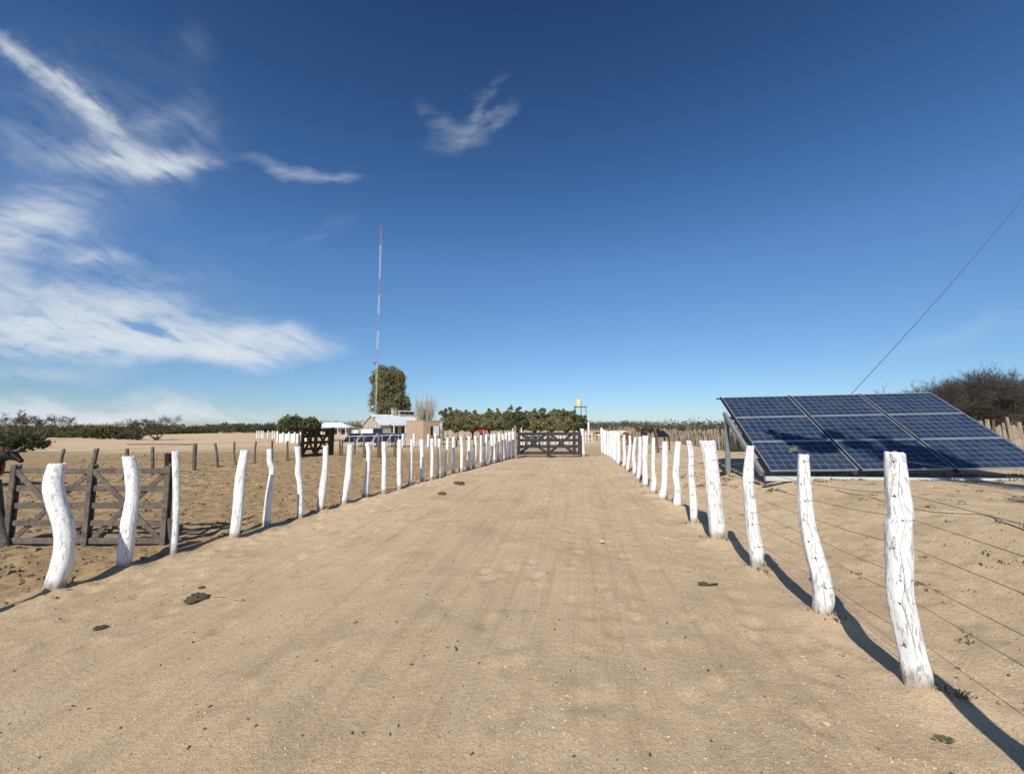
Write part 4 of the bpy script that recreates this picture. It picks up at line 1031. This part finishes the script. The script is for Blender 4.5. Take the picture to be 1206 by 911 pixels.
for f in (.38, .75):
    x0 = (-6.2 - 1.8 * f) * kk; x1_ = (7 + 3.0 * f) * kk; z = zt - (zt - gz) * f
    build('brace', MB().tube([(c.x + x0, c.y - .8 - .64 * f, z), (c.x + x1_, c.y - .8 - .64 * f, z)], .045, 4), M['steel'], wtk)
# small red cart under the trees
c = at(567.5, 511, 56); gz = T(c.x, c.y); rc_ = thing('farm_cart', 'small red cart parked under the row of trees', 'cart', (c.x, c.y, gz)); zc = at(567, 508.5, 56).z
build('body', MB().box((c.x, c.y, zc), (1.15, .8, .42)), M['red'], rc_); build('rim_board', MB().box((c.x, c.y, zc + .25), (1.25, .9, .07)), M['red'], rc_)
for s in (-1, 1):
    wv = MB(); wv.tube([(c.x + .1, c.y + s * .46 - .05, zc - .35), (c.x + .1, c.y + s * .46 + .05, zc - .35)], .34, 14); build('wheel', wv, M['dark'], rc_)
build('drawbar', MB().tube([(c.x - .5, c.y, zc - .1), (c.x - 1.5, c.y, gz + .1)], .04, 5), M['red'], rc_)
build('leg', MB().tube([(c.x + .1, c.y, zc - .3), (c.x + .1, c.y, gz - .1)], .05, 5), M['dark'], rc_)
# ------------------------------------------------------------------ corral stakes
def stake_row(name, label, pts, n, hts, mat, seed, rad=(.035, .07), lim=100, cat='fence', pxdens=None):
    """pts: list of ground points; n stakes"""
    random.seed(seed); t = thing(name, label, cat, pts[len(pts) // 2]); seg = [0]
    for a, b in zip(pts[:-1], pts[1:]): seg.append(seg[-1] + (b - a).length)
    items = []
    for i in range(n):
        s = seg[-1] * (i + random.uniform(-.35, .35)) / (n - 1); s = min(max(s, 0), seg[-1])
        k = max(j for j in range(len(seg) - 1) if seg[j] <= s or j == 0); f = (s - seg[k]) / (seg[k + 1] - seg[k])
        p = pts[k].lerp(pts[k + 1], f); h = hts[k] + (hts[k + 1] - hts[k]) * f
        h *= random.uniform(.78, 1.12); r = random.uniform(*rad)
        z = T(p.x, p.y); l = Vector((random.gauss(0, .05), random.gauss(0, .04), 0)) * h; bnd = Vector((random.gauss(0, .03), 0, 0))
        items.append([(Vector((p.x, p.y, z - .1)), r * 1.05), (Vector((p.x, p.y, z + h * .5)) + l * .5 + bnd, r), (Vector((p.x, p.y, z + h)) + l, r * .75)])
    items.sort(key=lambda q: q[0][0].y)
    rest = MB()
    for i, it in enumerate(items):
        mb = MB().tube([v for v, _ in it], [r for _, r in it], 6)
        if i < lim: build('stake', mb, M[mat] if random.random() < .75 else M['greywood'], t)
        else: rest.add(mb.v, mb.f)
    if rest.v: meta(build('stake_run', rest, M[mat], t), kind='stuff')
    for f in (.35, .8):
        build('tie_rail', MB().tube([p + Vector((0, .05, h * f)) for p, h in zip([Vector((q.x, q.y, T(q.x, q.y))) for q in pts], hts)], .03, 5), M['greywood'], t)
    return t
q1 = G(905, 535); q2 = G(858, 531); q3 = G(800, 522); q4 = G(779, 518)
q0 = at(1100, 520, 19); q0.z = T(q0.x, q0.y); q00 = at(1215, 521, 16.5); q00.z = T(q00.x, q00.y)
stake_row('palisade_fence', 'palisade of crooked bleached stakes running behind the solar array to the dark corral gate', [Vector((13, 21.5, 0)), q1, q2, q3, q4], 240, [1.25, 1.45, 1.55, 1.5, 1.6], 'lightwood', 71, rad=(.045, .085))
stake_row('palisade_fence', 'crowd of uneven grey corral posts at the right frame edge beyond the array', [Vector((23.5, 17.5, 0)), Vector((21, 18.2, 0)), Vector((17.5, 19.2, 0))], 48, [1.5, 1.4, 1.35], 'lightwood', 77, rad=(.05, .10))
far = [at(px, py, Yd) for px, py, Yd in ((779, 516, 46), (755, 514, 52), (730, 512, 58), (693, 510, 62))]
stake_row('stake_fence', 'far line of thin pale stakes along the back of the corral behind the cattle', far, 74, [1.7, 1.7, 1.8, 1.9], 'lightwood', 72, rad=(.035, .06))
stake_row('palisade_fence', 'close-set pale stakes filling the back of the corral right of the cattle', [at(740, 519, 46), at(756, 519, 45), at(781, 519, 42)], 46, [1.25, 1.25, 1.3], 'lightwood', 74, rad=(.05, .08))
# leaning grey posts in the right paddock
for lb, P in (('leaning grey post in front of the dark tilted panel', [(770.5,504,2.4),(773,512,2.8),(775,533,3)]), ('thick grey stump pair with dark cap beside the palisade', [(809,500,5.5),(811,512,6),(812,522,6)]), ('short grey post between the palisade and the split white post', [(845,501,3),(846,515,3.4),(847,527,3.6)]), ('slanting grey post close to the stump pair', [(823,505,2),(826,515,2.6),(828,526,2.8)])):
    o = single_post('wooden_post', lb, P, M['greywood'], hash(lb) % 50 if False else len(lb), rough=.15)
gA2 = at(756, 518, 44); gB2 = at(776.5, 518, 44); gA2.z = T(gA2.x, gA2.y); gB2.z = T(gB2.x, gB2.y)
gate('wooden_gate', 'dark corral gate set in the stake fence below the bare bush', gA2, gB2, 1.45, .15, 5, M['darkwood'], rb=.13, th=.05)
# dark tilted panel on legs
c = at(779, 512, 36); gz = T(c.x, c.y); dp = thing('tilted_panel', 'dark tilted panel on four short legs in the corral', 'panel', (c.x, c.y, gz)); kk = 36 / F
a0 = at(771, 507, 36); a1 = at(782, 507, 36); a2 = at(788, 513, 35); a3 = at(774, 513.5, 35)
g = MB(); g.add([a0, a1, a2, a3] + [p - Vector((0, 0, .08)) for p in (a0, a1, a2, a3)], [(3, 2, 1, 0), (4, 5, 6, 7), (0, 1, 5, 4), (1, 2, 6, 5), (2, 3, 7, 6), (3, 0, 4, 7)]); build('board', g, M['dark'], dp)
for p in (a0, a1, a2, a3): build('leg', MB().tube([p - Vector((0, 0, .05)), Vector((p.x, p.y, T(p.x, p.y) - .05))], .05, 5), M['dark'], dp)
# white rail fence behind the gate
wr = thing('rail_fence', 'white-painted rail fence with uneven posts beyond the closed gate', 'fence', at(650, 512, 42))
pr = MB()
fa = at(603, 513, 43); fb = at(697, 511, 50)
for i in range(22):
    p = fa.lerp(fb, (i + random.uniform(-.2, .2)) / 21); z = T(p.x, p.y); h = random.uniform(.95, 1.35) + (.55 if i in (0, 1, 2, 20) else 0)
    build('fence_post', MB().tube([(p.x, p.y, z - .1), (p.x + random.uniform(-.05, .05), p.y, z + h)], [.07, .06], 6), M['white'], wr)
for hh in (.4, .95):
    build('rail', MB().beam(Vector((fa.x, fa.y, T(fa.x, fa.y) + hh)), Vector((fb.x, fb.y, T(fb.x, fb.y) + hh)), .04, .13), M['white'], wr)
gA3 = at(619, 514, 40); gB3 = at(636, 514, 40); gA3.z = T(gA3.x, gA3.y); gB3.z = T(gB3.x, gB3.y)
gate('wooden_gate', 'small dark gate beyond the left half of the closed track gate', gA3, gB3, 1.25, .1, 4, M['darkwood'], rb=.11, th=.05)
single_post('wooden_post', 'tall pale post under the water tank tower', [(693,497,2.4),(693.5,509,2.6)], M['white'], 66, fp=at(693.5, 509, 55))
# ------------------------------------------------------------------ cattle
def cow(label, P, h, yaw, mat, headdown=0.0, mat2=None, group=None):
    """P: ground point; h: withers height; yaw: heading of the animal (x axis = forward)"""
    s = h / 1.3; R = Matrix.Rotation(yaw, 3, 'Z'); t = thing('cow', label, 'cow', P, group)
    vs = []; es = []; rs = []
    def v(x, y, z, rx, ry, par=None):
        vs.append(Vector((x, y, z)) * s); rs.append((rx * s, ry * s)); i = len(vs) - 1
        if par is not None: es.append((par, i))
        return i
    pel = v(-.62, 0, 1.02, .25, .27); b1 = v(-.30, 0, .93, .30, .33, pel); b2 = v(.05, 0, .90, .31, .35, b1); b3 = v(.42, 0, .96, .27, .33, b2)
    rump = v(-.80, 0, 1.02, .15, .18, pel); hd = headdown
    n1 = v(.66, 0, 1.10 - .10 * hd, .17, .22, b3); n2 = v(.90, 0, 1.22 - .42 * hd, .13, .16, n1); h1 = v(1.05, 0, 1.28 - .62 * hd, .12, .13, n2); h2_ = v(1.22, 0, 1.18 - .72 * hd, .085, .09, h1); v(1.36, 0, 1.08 - .80 * hd, .07, .065, h2_)
    for sd_ in (-1, 1):
        a = v(-.66, .16 * sd_, .78, .12, .15, pel); b = v(-.60, .17 * sd_, .60, .085, .09, a); c = v(-.74, .17 * sd_, .42, .05, .055, b); d = v(-.70, .17 * sd_, .14, .04, .04, c); v(-.66, .17 * sd_, .02, .055, .05, d)
        a = v(.46, .15 * sd_, .68, .10, .12, b3); b = v(.46, .16 * sd_, .44, .06, .06, a); c = v(.46, .16 * sd_, .20, .04, .04, b); v(.48, .16 * sd_, .02, .055, .05, c)
        e = v(1.02, .10 * sd_, 1.36 - .60 * hd, .03, .03, h1); v(1.0, .24 * sd_, 1.34 - .62 * hd, .035, .02, e)
    tl = v(-.92, 0, .98, .03, .03, rump); tl2 = v(-.95, 0, .65, .02, .02, tl); v(-.94, 0, .40, .04, .04, tl2)
    me = bpy.data.meshes.new('body'); me.from_pydata([tuple(R @ p) for p in vs], es, []); o = bpy.data.objects.new('body', me); COL.objects.link(o)
    o.modifiers.new('sk', 'SKIN'); sv = me.skin_vertices[0].data if me.skin_vertices else None
    if sv is None:
        bpy.context.view_layer.update()
        bm_ = None
    ss = o.modifiers.new('sub', 'SUBSURF'); ss.levels = 2; ss.render_levels = 2
    if not me.skin_vertices:
        import bmesh
        bm = bmesh.new(); bm.from_mesh(me); lay = bm.verts.layers.skin.verify(); bm.to_mesh(me); bm.free()
    sv = me.skin_vertices[0].data
    for i, r in enumerate(rs): sv[i].radius = r
    sv[0].use_root = True
    dg = bpy.context.evaluated_depsgraph_get(); m2 = bpy.data.meshes.new_from_object(o.evaluated_get(dg)); bpy.data.objects.remove(o)
    m2.name = 'body'; m2.shade_smooth(); m2.materials.clear(); m2.materials.append(M[mat])
    if mat2:
        m2.materials.append(M[mat2])
        for p in m2.polygons:
            c = p.center
            if c.z > (1.04 + .12 * noise.noise(c * 4)) * s and p.normal.z > .3: p.material_index = 1
    o = bpy.data.objects.new('body', m2); COL.objects.link(o); o.parent = t
    for sd_ in (-1, 1):
        hb = MB(); q = [Vector((1.0, .07 * sd_, 1.40 - .6 * hd)), Vector((1.0, .17 * sd_, 1.44 - .6 * hd)), Vector((1.04, .22 * sd_, 1.54 - .6 * hd))]
        hb.tube([Vector(P) + R @ (x * s) for x in q], [.025 * s, .02 * s, .005 * s], 6); build('horn', hb, M['stick'], t)
    return t
g = G(18, 576); cow('black cow with lowered head standing behind the weathered gate at the left edge', g + Vector((-1.0, 0, 0)), 1.0, .05, 'blackhide', .25)
g = G(8, 560); cow('red-brown cow behind the black cow, only its back showing under the green shrub', g + Vector((-.75, 0, 0)), .98, 3.0, 'redhide', .7)
g = at(737, 522, 44); g.z = T(g.x, g.y); cow('red-brown cow seen from behind beyond the right row of posts', g, 1.35, 1.25, 'redhide', .3)
g = at(728, 514, 56); g.z = T(g.x, g.y); cow('cream cow standing side-on at the back of the corral', g, 1.5, .1, 'whitehide', .4)
g = at(718, 514, 57); g.z = T(g.x, g.y); cow('pale cow at the back of the corral, left of the cream one', g, 1.4, 2.2, 'whitehide', .6)
g = at(704, 514, 58); g.z = T(g.x, g.y); cow('pale and dark calf near the end of the right row of posts', g, 1.2, 1.9, 'whitehide', .5, 'blackhide')
g = at(809, 507, 30); g.z = T(g.x, g.y) ; 
bk = meta(build('bucket', MB().lathe(at(808, 502.2, G(812, 522).y), [(.10, 0), (.15, .02), (.16, .10), (.13, .13)], 12), M['dark'], None, origin=at(808, 502, G(812, 522).y)), 'black bowl upturned on the thick grey stump pair', 'bucket')
# ------------------------------------------------------------------ litter on the ground
def lump(label, px, py, r, name='cow_pat', cat='dung', seed=1, mat='dung', group=None):
    g = G(px, py); mb = MB(); random.seed(seed)
    for k in range(5):
        mb.blob(g + Vector((random.uniform(-.5, .5) * r, random.uniform(-.4, .4) * r, r * .16)), (r * random.uniform(.4, .7), r * random.uniform(.35, .55), r * random.uniform(.25, .4)), seed + k, .6, 10, 8, 2.5)
    return meta(build(name, mb, M[mat], None, smooth=False, origin=g), label, cat, group)
lump('largest dark crumbly dung heap on the left side of the track', 231, 707, .115, seed=4)
lump('small brown clod left of the big dung heap, nearer the camera', 119, 741, .06, 'soil_clod', 'clod', 9)
lump('tiny dark clod right behind the largest dung heap', 238, 692, .045, seed=12)
lump('dark clod on the track edge before the far left posts', 541, 570, .13, seed=15)
lump('dark clod left of the track edge below the middle left posts', 521, 582, .10, seed=18)
lump('flat dark dung patch on the middle of the track', 827, 688, .05, seed=22)
def stick(label, pts, r, mat='stick'):
    P = [G(*p) + Vector((0, 0, r * .8 + .006 + (.008 if i % 2 else 0))) for i, p in enumerate(pts)]
    P = [P[0]] + [a.lerp(b, .5) + Vector((0, 0, .004)) for a, b in zip(P[:-1], P[1:])] + [P[-1]] if len(P) < 3 else P
    return meta(build('dry_stick', MB().tube(P, [r * (.6 + .5 * random.random()) for _ in P], 6), M[mat], None, smooth=True, origin=P[0]), label, 'stick')
stick('pale forked stick lying right of the largest dung heap', [(248, 704), (262, 703.5), (274, 706), (286, 708.3)], .009)
stick('pale stick lying left of the largest dung heap', [(133, 710), (146, 708), (158, 707)], .006)
stick('bleached twig at the foot of the S-bent left post', [(18, 714), (34, 708), (50, 704), (66, 706)], .014)
stick('dark bent stick on the right side of the track', [(822, 690), (832, 691), (845, 689)], .009, 'bark')
stick('little dark twig in the foreground of the track', [(536, 763), (537, 768)], .006, 'bark')
stick('short pale twigs near the foot of the nearest right post', [(986, 797), (996, 801)], .006)
def chip(label, px, py, r):
    g = G(px, py); return meta(build('pale_stone', MB().blob(g + Vector((0, 0, r * .3)), (r, r * .7, r * .5), int(px), .6, 7, 5), M['chip'], None, origin=g), label, 'stone')
chip('white stone on the right part of the track, near the split post', 709, 638, .035)
chip('pale stone in the lower right foreground', 973, 853, .016); chip('small pale stone in the track foreground', 760, 815, .014)
# scattered grit and straw fragments
n = 30000
def scatter(n, fx, fy):
    return fx(n), fy(n)
gy = 1.3 + (RNG.random(n) ** 1.7) * 13; gx = (RNG.random(n) * 2 - 1) * (1.35 * gy + .6)
l_, r_ = LE[0] + LE[1] * gy, RE[0] + RE[1] * gy
keep = (gx > l_ - .6) & ((RNG.random(n) < .45) | (gx > r_ - 2.5))
gx, gy = gx[keep], gy[keep]; n = len(gx)
# interpolate the real surface so the bits rest on it
def surf(x, y):
    i = np.clip(np.searchsorted(xs, x) - 1, 0, nx - 2); j = np.clip(np.searchsorted(ys, y) - 1, 0, ny - 2)
    fx = (x - xs[i]) / (xs[i + 1] - xs[i]); fy = (y - ys[j]) / (ys[j + 1] - ys[j])
    return (Z[j, i] * (1 - fx) + Z[j, i + 1] * fx) * (1 - fy) + (Z[j + 1, i] * (1 - fx) + Z[j + 1, i + 1] * fx) * fy
sz = .003 + .0045 * RNG.random(n) ** 3
def bits(gx, gy, sz, long_=1.0):
    n = len(gx); gz_ = surf(gx, gy); a = RNG.random(n) * 2 * PI; ca, sa_ = np.cos(a), np.sin(a)
    base = np.array([(-1, -.5, 0), (1, -.5, 0), (1, .5, 0), (-1, .5, 0), (-.6, -.3, 1), (.6, -.3, 1), (.6, .3, 1), (-.6, .3, 1)]) * np.array([long_, 1 / long_ ** .5, .7])
    V = base[None] * sz[:, None, None] * (1 + .3 * RNG.normal(size=(n, 8, 3)))
    x = V[..., 0] * ca[:, None] - V[..., 1] * sa_[:, None] + gx[:, None]; y = V[..., 0] * sa_[:, None] + V[..., 1] * ca[:, None] + gy[:, None]; z = V[..., 2] + gz_[:, None] - .001
    P = np.stack([x, y, z], -1)
    fs = np.array([(4, 5, 6, 7), (0, 1, 5, 4), (1, 2, 6, 5), (2, 3, 7, 6), (3, 0, 4, 7)])
    return P[:, fs].reshape(-1, 4, 3)
meta(quads('gravel', bits(gx, gy, sz), M['chip']), 'pale grit and wood fragments strewn over the sandy track', 'gravel', kind='stuff')
n = 2600; gy = 1.5 + (RNG.random(n) ** 1.4) * 14; gx = (RNG.random(n) * 2 - 1) * (1.3 * gy + .6)
meta(quads('soil_crumbs', bits(gx, gy, .003 + .009 * RNG.random(n) ** 4), M['dung']), 'dark crumbs of soil and dung over track and paddock', 'soil', kind='stuff')
gy = 4 + RNG.random(2600) ** 1.2 * 12; u = RNG.random(2600); gx = np.where(u < .55, LE[0] + LE[1] * gy + .2 + RNG.random(2600) ** 1.5 * 1.8, RE[0] + RE[1] * gy - RNG.random(2600) ** 1.4 * 1.9)
meta(quads('straw', bits(gx, gy, .0025 + .003 * RNG.random(2600), 4.0), M['chip']), 'pale straw and bark slivers littered along both sides of the track', 'straw', kind='stuff')
# lumps of trodden soil in the paddock
n = 5200; gy = 4 + RNG.random(n) * 22; gx = LE[0] + LE[1] * gy - .2 - RNG.random(n) * (gy * 1.0)
M['clod'] = simple('trodden_clods', (.30, .215, .135), (.17, .12, .075), scale=8)
meta(quads('trodden_soil', bits(gx, gy, .012 + .035 * RNG.random(n) ** 2), M['clod']), 'churned clods of soil covering the left paddock', 'soil', kind='stuff')
# weeds
def tufts(C, per, hgt):
    out = []
    for (x, y, s) in C:
        z = float(surf(np.array([x]), np.array([y]))[0])
        m = int(per * s); a = RNG.random(m) * 2 * PI; l = hgt * s * RNG.uniform(.4, 1.2, m); sp = RNG.uniform(.2, 1.2, m)
        b = np.stack([x + .04 * s * RNG.normal(size=m), y + .04 * s * RNG.normal(size=m), np.full(m, z)], -1)
        d = np.stack([np.cos(a) * sp, np.sin(a) * sp, np.ones(m)], -1); d /= np.linalg.norm(d, axis=1)[:, None]
        w = np.stack([-np.sin(a), np.cos(a), np.zeros(m)], -1) * (.0035 * s + .0012)
        tip = b + d * l[:, None]; mid_ = b + d * l[:, None] * .5 + np.array([0, 0, .01])
        out.append(np.stack([b - w, b + w, mid_ + w * 1.3, mid_ - w * 1.3], 1)); out.append(np.stack([mid_ - w * 1.3, mid_ + w * 1.3, tip + w * .3, tip - w * .3], 1))
    return np.concatenate(out)
C = []
for i, f in enumerate(RF[:12]):
    for k in range(3): C.append((f.x + random.uniform(-.12, .25), f.y + random.uniform(-.15, .2), random.uniform(.5, 1.0)))
for i in range(380):
    y = random.uniform(1.6, 16); x = RE[0] + RE[1] * y + .4 + random.random() ** .8 * (y * 1.1); C.append((x, y, random.uniform(.3, .8) + (.3 if random.random() < .1 else 0)))
for i in range(160):
    x = random.uniform(pb.x - .4, pb.x + 5.6); y = Yb + random.uniform(-.55, .5); C.append((x, y, random.uniform(.5, 1.1)))
for i in range(70):
    q = G(random.uniform(800, 870), random.uniform(543, 575)); C.append((q.x, q.y, random.uniform(.5, 1.2)))
for i in range(12): C.append((LF[i % 10].x + random.uniform(-.2, .2), LF[i % 10].y + random.uniform(-.1, .2), .5))
meta(quads('weeds', tufts(C, 14, .04), M['leaf_weed']), 'sparse low green weeds over the right paddock and at the post feet', 'weeds', kind='stuff')
# weed rosettes
for lb, px, py in (('leafy green weed in the shadow at the lower right, beyond the nearest post', 1134, 831), ('small green weed in front of the shadow at the lower right', 1113, 872)):
    g = G(px, py); g.z = float(surf(np.array([g.x]), np.array([g.y]))[0]); out = []
    for k in range(22):
        a = k * 2.4; l = .020 + .014 * random.random(); d = np.array([math.cos(a), math.sin(a), .55]); w = np.array([-math.sin(a), math.cos(a), 0]) * .0042; b = np.array(g) + d * .008
        out.append([b - w * .3, b + w * .3, b + d * l * .7 + w, b + d * l * .7 - w]); out.append([b + d * l * .7 - w, b + d * l * .7 + w, b + d * l + w * .2, b + d * l - w * .2])
    meta(quads('weed_plant', np.array(out), M['leaf_weed'], org=tuple(g)), lb, 'weed')
# pale hose on the ground
pts = [G(*p) + Vector((0, 0, .018)) for p in ((985, 578), (1010, 583), (1045, 591), (1080, 600), (1110, 604), (1140, 605), (1165, 608), (1185, 617), (1205, 624), (1230, 632))]
pts = [Vector(p[:3]) for p in cat_pts([tuple(p) for p in pts], 40)]
meta(build('garden_hose', MB().tube(pts, .009, 6), M['rope'], None, smooth=True, origin=pts[0]), 'thin pale hose snaking over the ground in front of the big solar array', 'hose')
# ------------------------------------------------------------------ camera, light, sky
cam = bpy.data.cameras.new('Camera'); co = bpy.data.objects.new('Camera', cam); COL.objects.link(co); S.camera = co
cam.sensor_width = 36; cam.lens = 36 * F / 1206; cam.clip_end = 3000; cam.clip_start = .05
co.location = (0, 0, EYE); co.rotation_euler = (PI / 2 + TH, 0, 0)
sl = bpy.data.lights.new('Sun', 'SUN'); so = bpy.data.objects.new('Sun', sl); COL.objects.link(so)
sl.energy = 4.8; sl.angle = math.radians(.53); sl.color = (1, .95, .86)
so.rotation_euler = sd.to_track_quat('-Z', 'Y').to_euler(); so.location = (-10, -20, 30)
Wd = bpy.data.worlds.new('World'); S.world = Wd; Wd.use_nodes = True; nt = Wd.node_tree; bg = nt.nodes['Background']
sky = nt.nodes.new('ShaderNodeTexSky'); sky.sky_type = 'NISHITA'; sky.sun_disc = False; sky.sun_elevation = SUN_EL; sky.sun_rotation = PI + SUN_AZ
sky.altitude = 300; sky.air_density = 1.0; sky.dust_density = .1; sky.ozone_density = 4
bg.inputs[1].default_value = .131
tc = nt.nodes.new('ShaderNodeTexCoord'); sx = nt.nodes.new('ShaderNodeSeparateXYZ'); nt.links.new(tc.outputs['Generated'], sx.inputs[0])
yy = math_(nt, 'MAXIMUM', sx.outputs[1], .02)
u_ = math_(nt, 'DIVIDE', sx.outputs[0], yy); v_ = math_(nt, 'DIVIDE', sx.outputs[2], yy)
cb = nt.nodes.new('ShaderNodeCombineXYZ'); nt.links.new(u_, cb.inputs[0]); nt.links.new(v_, cb.inputs[1]); UV = cb.outputs[0]
wn = nt.nodes.new('ShaderNodeTexNoise'); wn.inputs['Scale'].default_value = 4.5; wn.inputs['Detail'].default_value = 5; nt.links.new(UV, wn.inputs[0])
def vmath(op, a, b):
    m = nt.nodes.new('ShaderNodeVectorMath'); m.operation = op
    for i, q in enumerate((a, b)):
        if isinstance(q, bpy.types.NodeSocket): nt.links.new(q, m.inputs[i])
        else: m.inputs[i].default_value = q
    return m.outputs[0]
warp = vmath('MULTIPLY', vmath('SUBTRACT', wn.outputs['Color'], (.5, .5, .5)), (.26, .13, 0))
UVw = vmath('ADD', UV, warp)
def el(px, py, lx, ly, ang, st):
    r = ray(px, py); m = nt.nodes.new('ShaderNodeMapping'); m.vector_type = 'TEXTURE'
    m.inputs['Location'].default_value = (r.x / r.y, r.z / r.y, 0); m.inputs['Rotation'].default_value = (0, 0, math.radians(-ang)); m.inputs['Scale'].default_value = (lx / F, ly / F, 1)
    nt.links.new(UVw, m.inputs[0]); g = nt.nodes.new('ShaderNodeTexGradient'); g.gradient_type = 'SPHERICAL'; nt.links.new(m.outputs[0], g.inputs[0])
    return math_(nt, 'MULTIPLY', g.outputs['Fac'], st)
gA = [(60,250,190,110,-15,.4),(190,330,200,60,8,.35),(20,385,330,62,0,1.35),(170,398,260,38,2,1.4),(290,405,150,26,3,1.3),(30,345,230,50,8,.8),(-20,300,140,60,-20,.9),
       (20,255,110,48,-25,.8),(112,298,70,20,12,.75),(70,480,330,24,0,1.3),(220,487,220,14,0,1.0),(30,440,200,12,0,.5),(700,480,260,14,0,.12),(-10,492,300,14,0,1.0)]
gB = [(110,140,230,150,20,.30),(60,88,175,15,34,1.15),(95,112,150,34,35,.42),(150,160,120,26,38,.5),(150,186,135,32,6,1.0),(195,192,70,18,8,.8),(200,140,40,60,60,.4),(235,175,30,50,30,.3),(20,165,80,40,30,.4),(225,50,36,34,50,.22)]
gC = [(350,199,110,13,4,.8),(380,203,60,8,-3,.4),(550,153,70,20,-18,.6),(576,120,40,15,-62,.5),(515,138,44,18,50,.38),(597,138,34,10,-30,.4),(375,268,50,18,-20,.28),(330,272,60,8,0,.2),(1150,390,190,24,-18,.34),(1020,470,200,16,0,.2)]
def total(g):
    tot = None
    for e in g:
        q = el(*e); tot = q if tot is None else math_(nt, 'ADD', tot, q)
    return tot
lw = nt.nodes.new('ShaderNodeTexNoise'); lw.inputs['Scale'].default_value = 2.2; lw.inputs['Detail'].default_value = 2; nt.links.new(UV, lw.inputs[0])
UVl = vmath('ADD', UV, vmath('MULTIPLY', vmath('SUBTRACT', lw.outputs['Color'], (.5, .5, .5)), (.16, .10, 0)))
def stn(rot, sc, scale, seed, dist=.2):
    r_ = nt.nodes.new('ShaderNodeMapping'); r_.inputs['Rotation'].default_value = (0, 0, math.radians(rot)); nt.links.new(UVl, r_.inputs[0])
    m = nt.nodes.new('ShaderNodeMapping'); m.inputs['Scale'].default_value = sc; m.inputs['Location'].default_value = (seed, seed * .7, 0)
    nt.links.new(r_.outputs[0], m.inputs[0]); n = nt.nodes.new('ShaderNodeTexNoise'); n.inputs['Scale'].default_value = scale; n.inputs['Detail'].default_value = 6; n.inputs['Roughness'].default_value = .6; n.inputs['Distortion'].default_value = dist
    nt.links.new(m.outputs[0], n.inputs[0]); return n.outputs[0]
def fib(rot, seed, lo=.37, hi=.68):
    a = stn(rot, (1, 5, 1), 3.4, seed, .25); b = stn(rot + 14, (1, 7, 1), 6, seed + 4.7, .45); c = stn(rot - 25, (1, 2.5, 1), 9, seed + 9.1, .6)
    sn = math_(nt, 'ADD', math_(nt, 'MULTIPLY', a, .5), math_(nt, 'ADD', math_(nt, 'MULTIPLY', b, .32), math_(nt, 'MULTIPLY', c, .18)))
    mr = nt.nodes.new('ShaderNodeMapRange'); mr.inputs[1].default_value = lo; mr.inputs[2].default_value = hi; mr.inputs[3].default_value = .03; mr.inputs[4].default_value = 1.4; nt.links.new(sn, mr.inputs[0]); return mr.outputs[0]
dens = None
for g, rot, seed, lo in ((gA, 10, 3.1, .38), (gB, 26, 8.3, .38), (gC, -20, 5.2, .40)):
    q = math_(nt, 'MULTIPLY', math_(nt, 'POWER', total(g), 1.45), fib(rot, seed, lo)); dens = q if dens is None else math_(nt, 'ADD', dens, q)
dens = math_(nt, 'SUBTRACT', 1.0, math_(nt, 'POWER', 2.718, math_(nt, 'MULTIPLY', dens, -.95)))
front = math_(nt, 'GREATER_THAN', sx.outputs[1], .05)
dens = math_(nt, 'MULTIPLY', dens, front)
# deeper blue overhead, as in the photograph
tint = ramp(nt, sx.outputs[2], [(0, (.48, .592, .76)), (.06, (.524, .636, .768)), (.2, (.58, .725, .83)), (.36, (.585, .78, .955)), (.52, (.415, .64, .82)), (.74, (.256, .424, .608)), (1, (.224, .384, .576))])
skc = mixc(nt, 1.0, sky.outputs[0], tint.outputs[0], 'MULTIPLY')
cm_ = mixc(nt, dens, skc, (5.6, 6.0, 6.4))
nt.links.new(cm_, bg.inputs[0])
S.view_settings.view_transform = 'Standard'; S.view_settings.look = 'None'; S.view_settings.exposure = 0; S.view_settings.gamma = 1
S.render.engine = 'CYCLES'; S.cycles.max_bounces = 5; S.cycles.diffuse_bounces = 3; Wd.cycles.sampling_method = 'MANUAL'; Wd.cycles.sample_map_resolution = 256
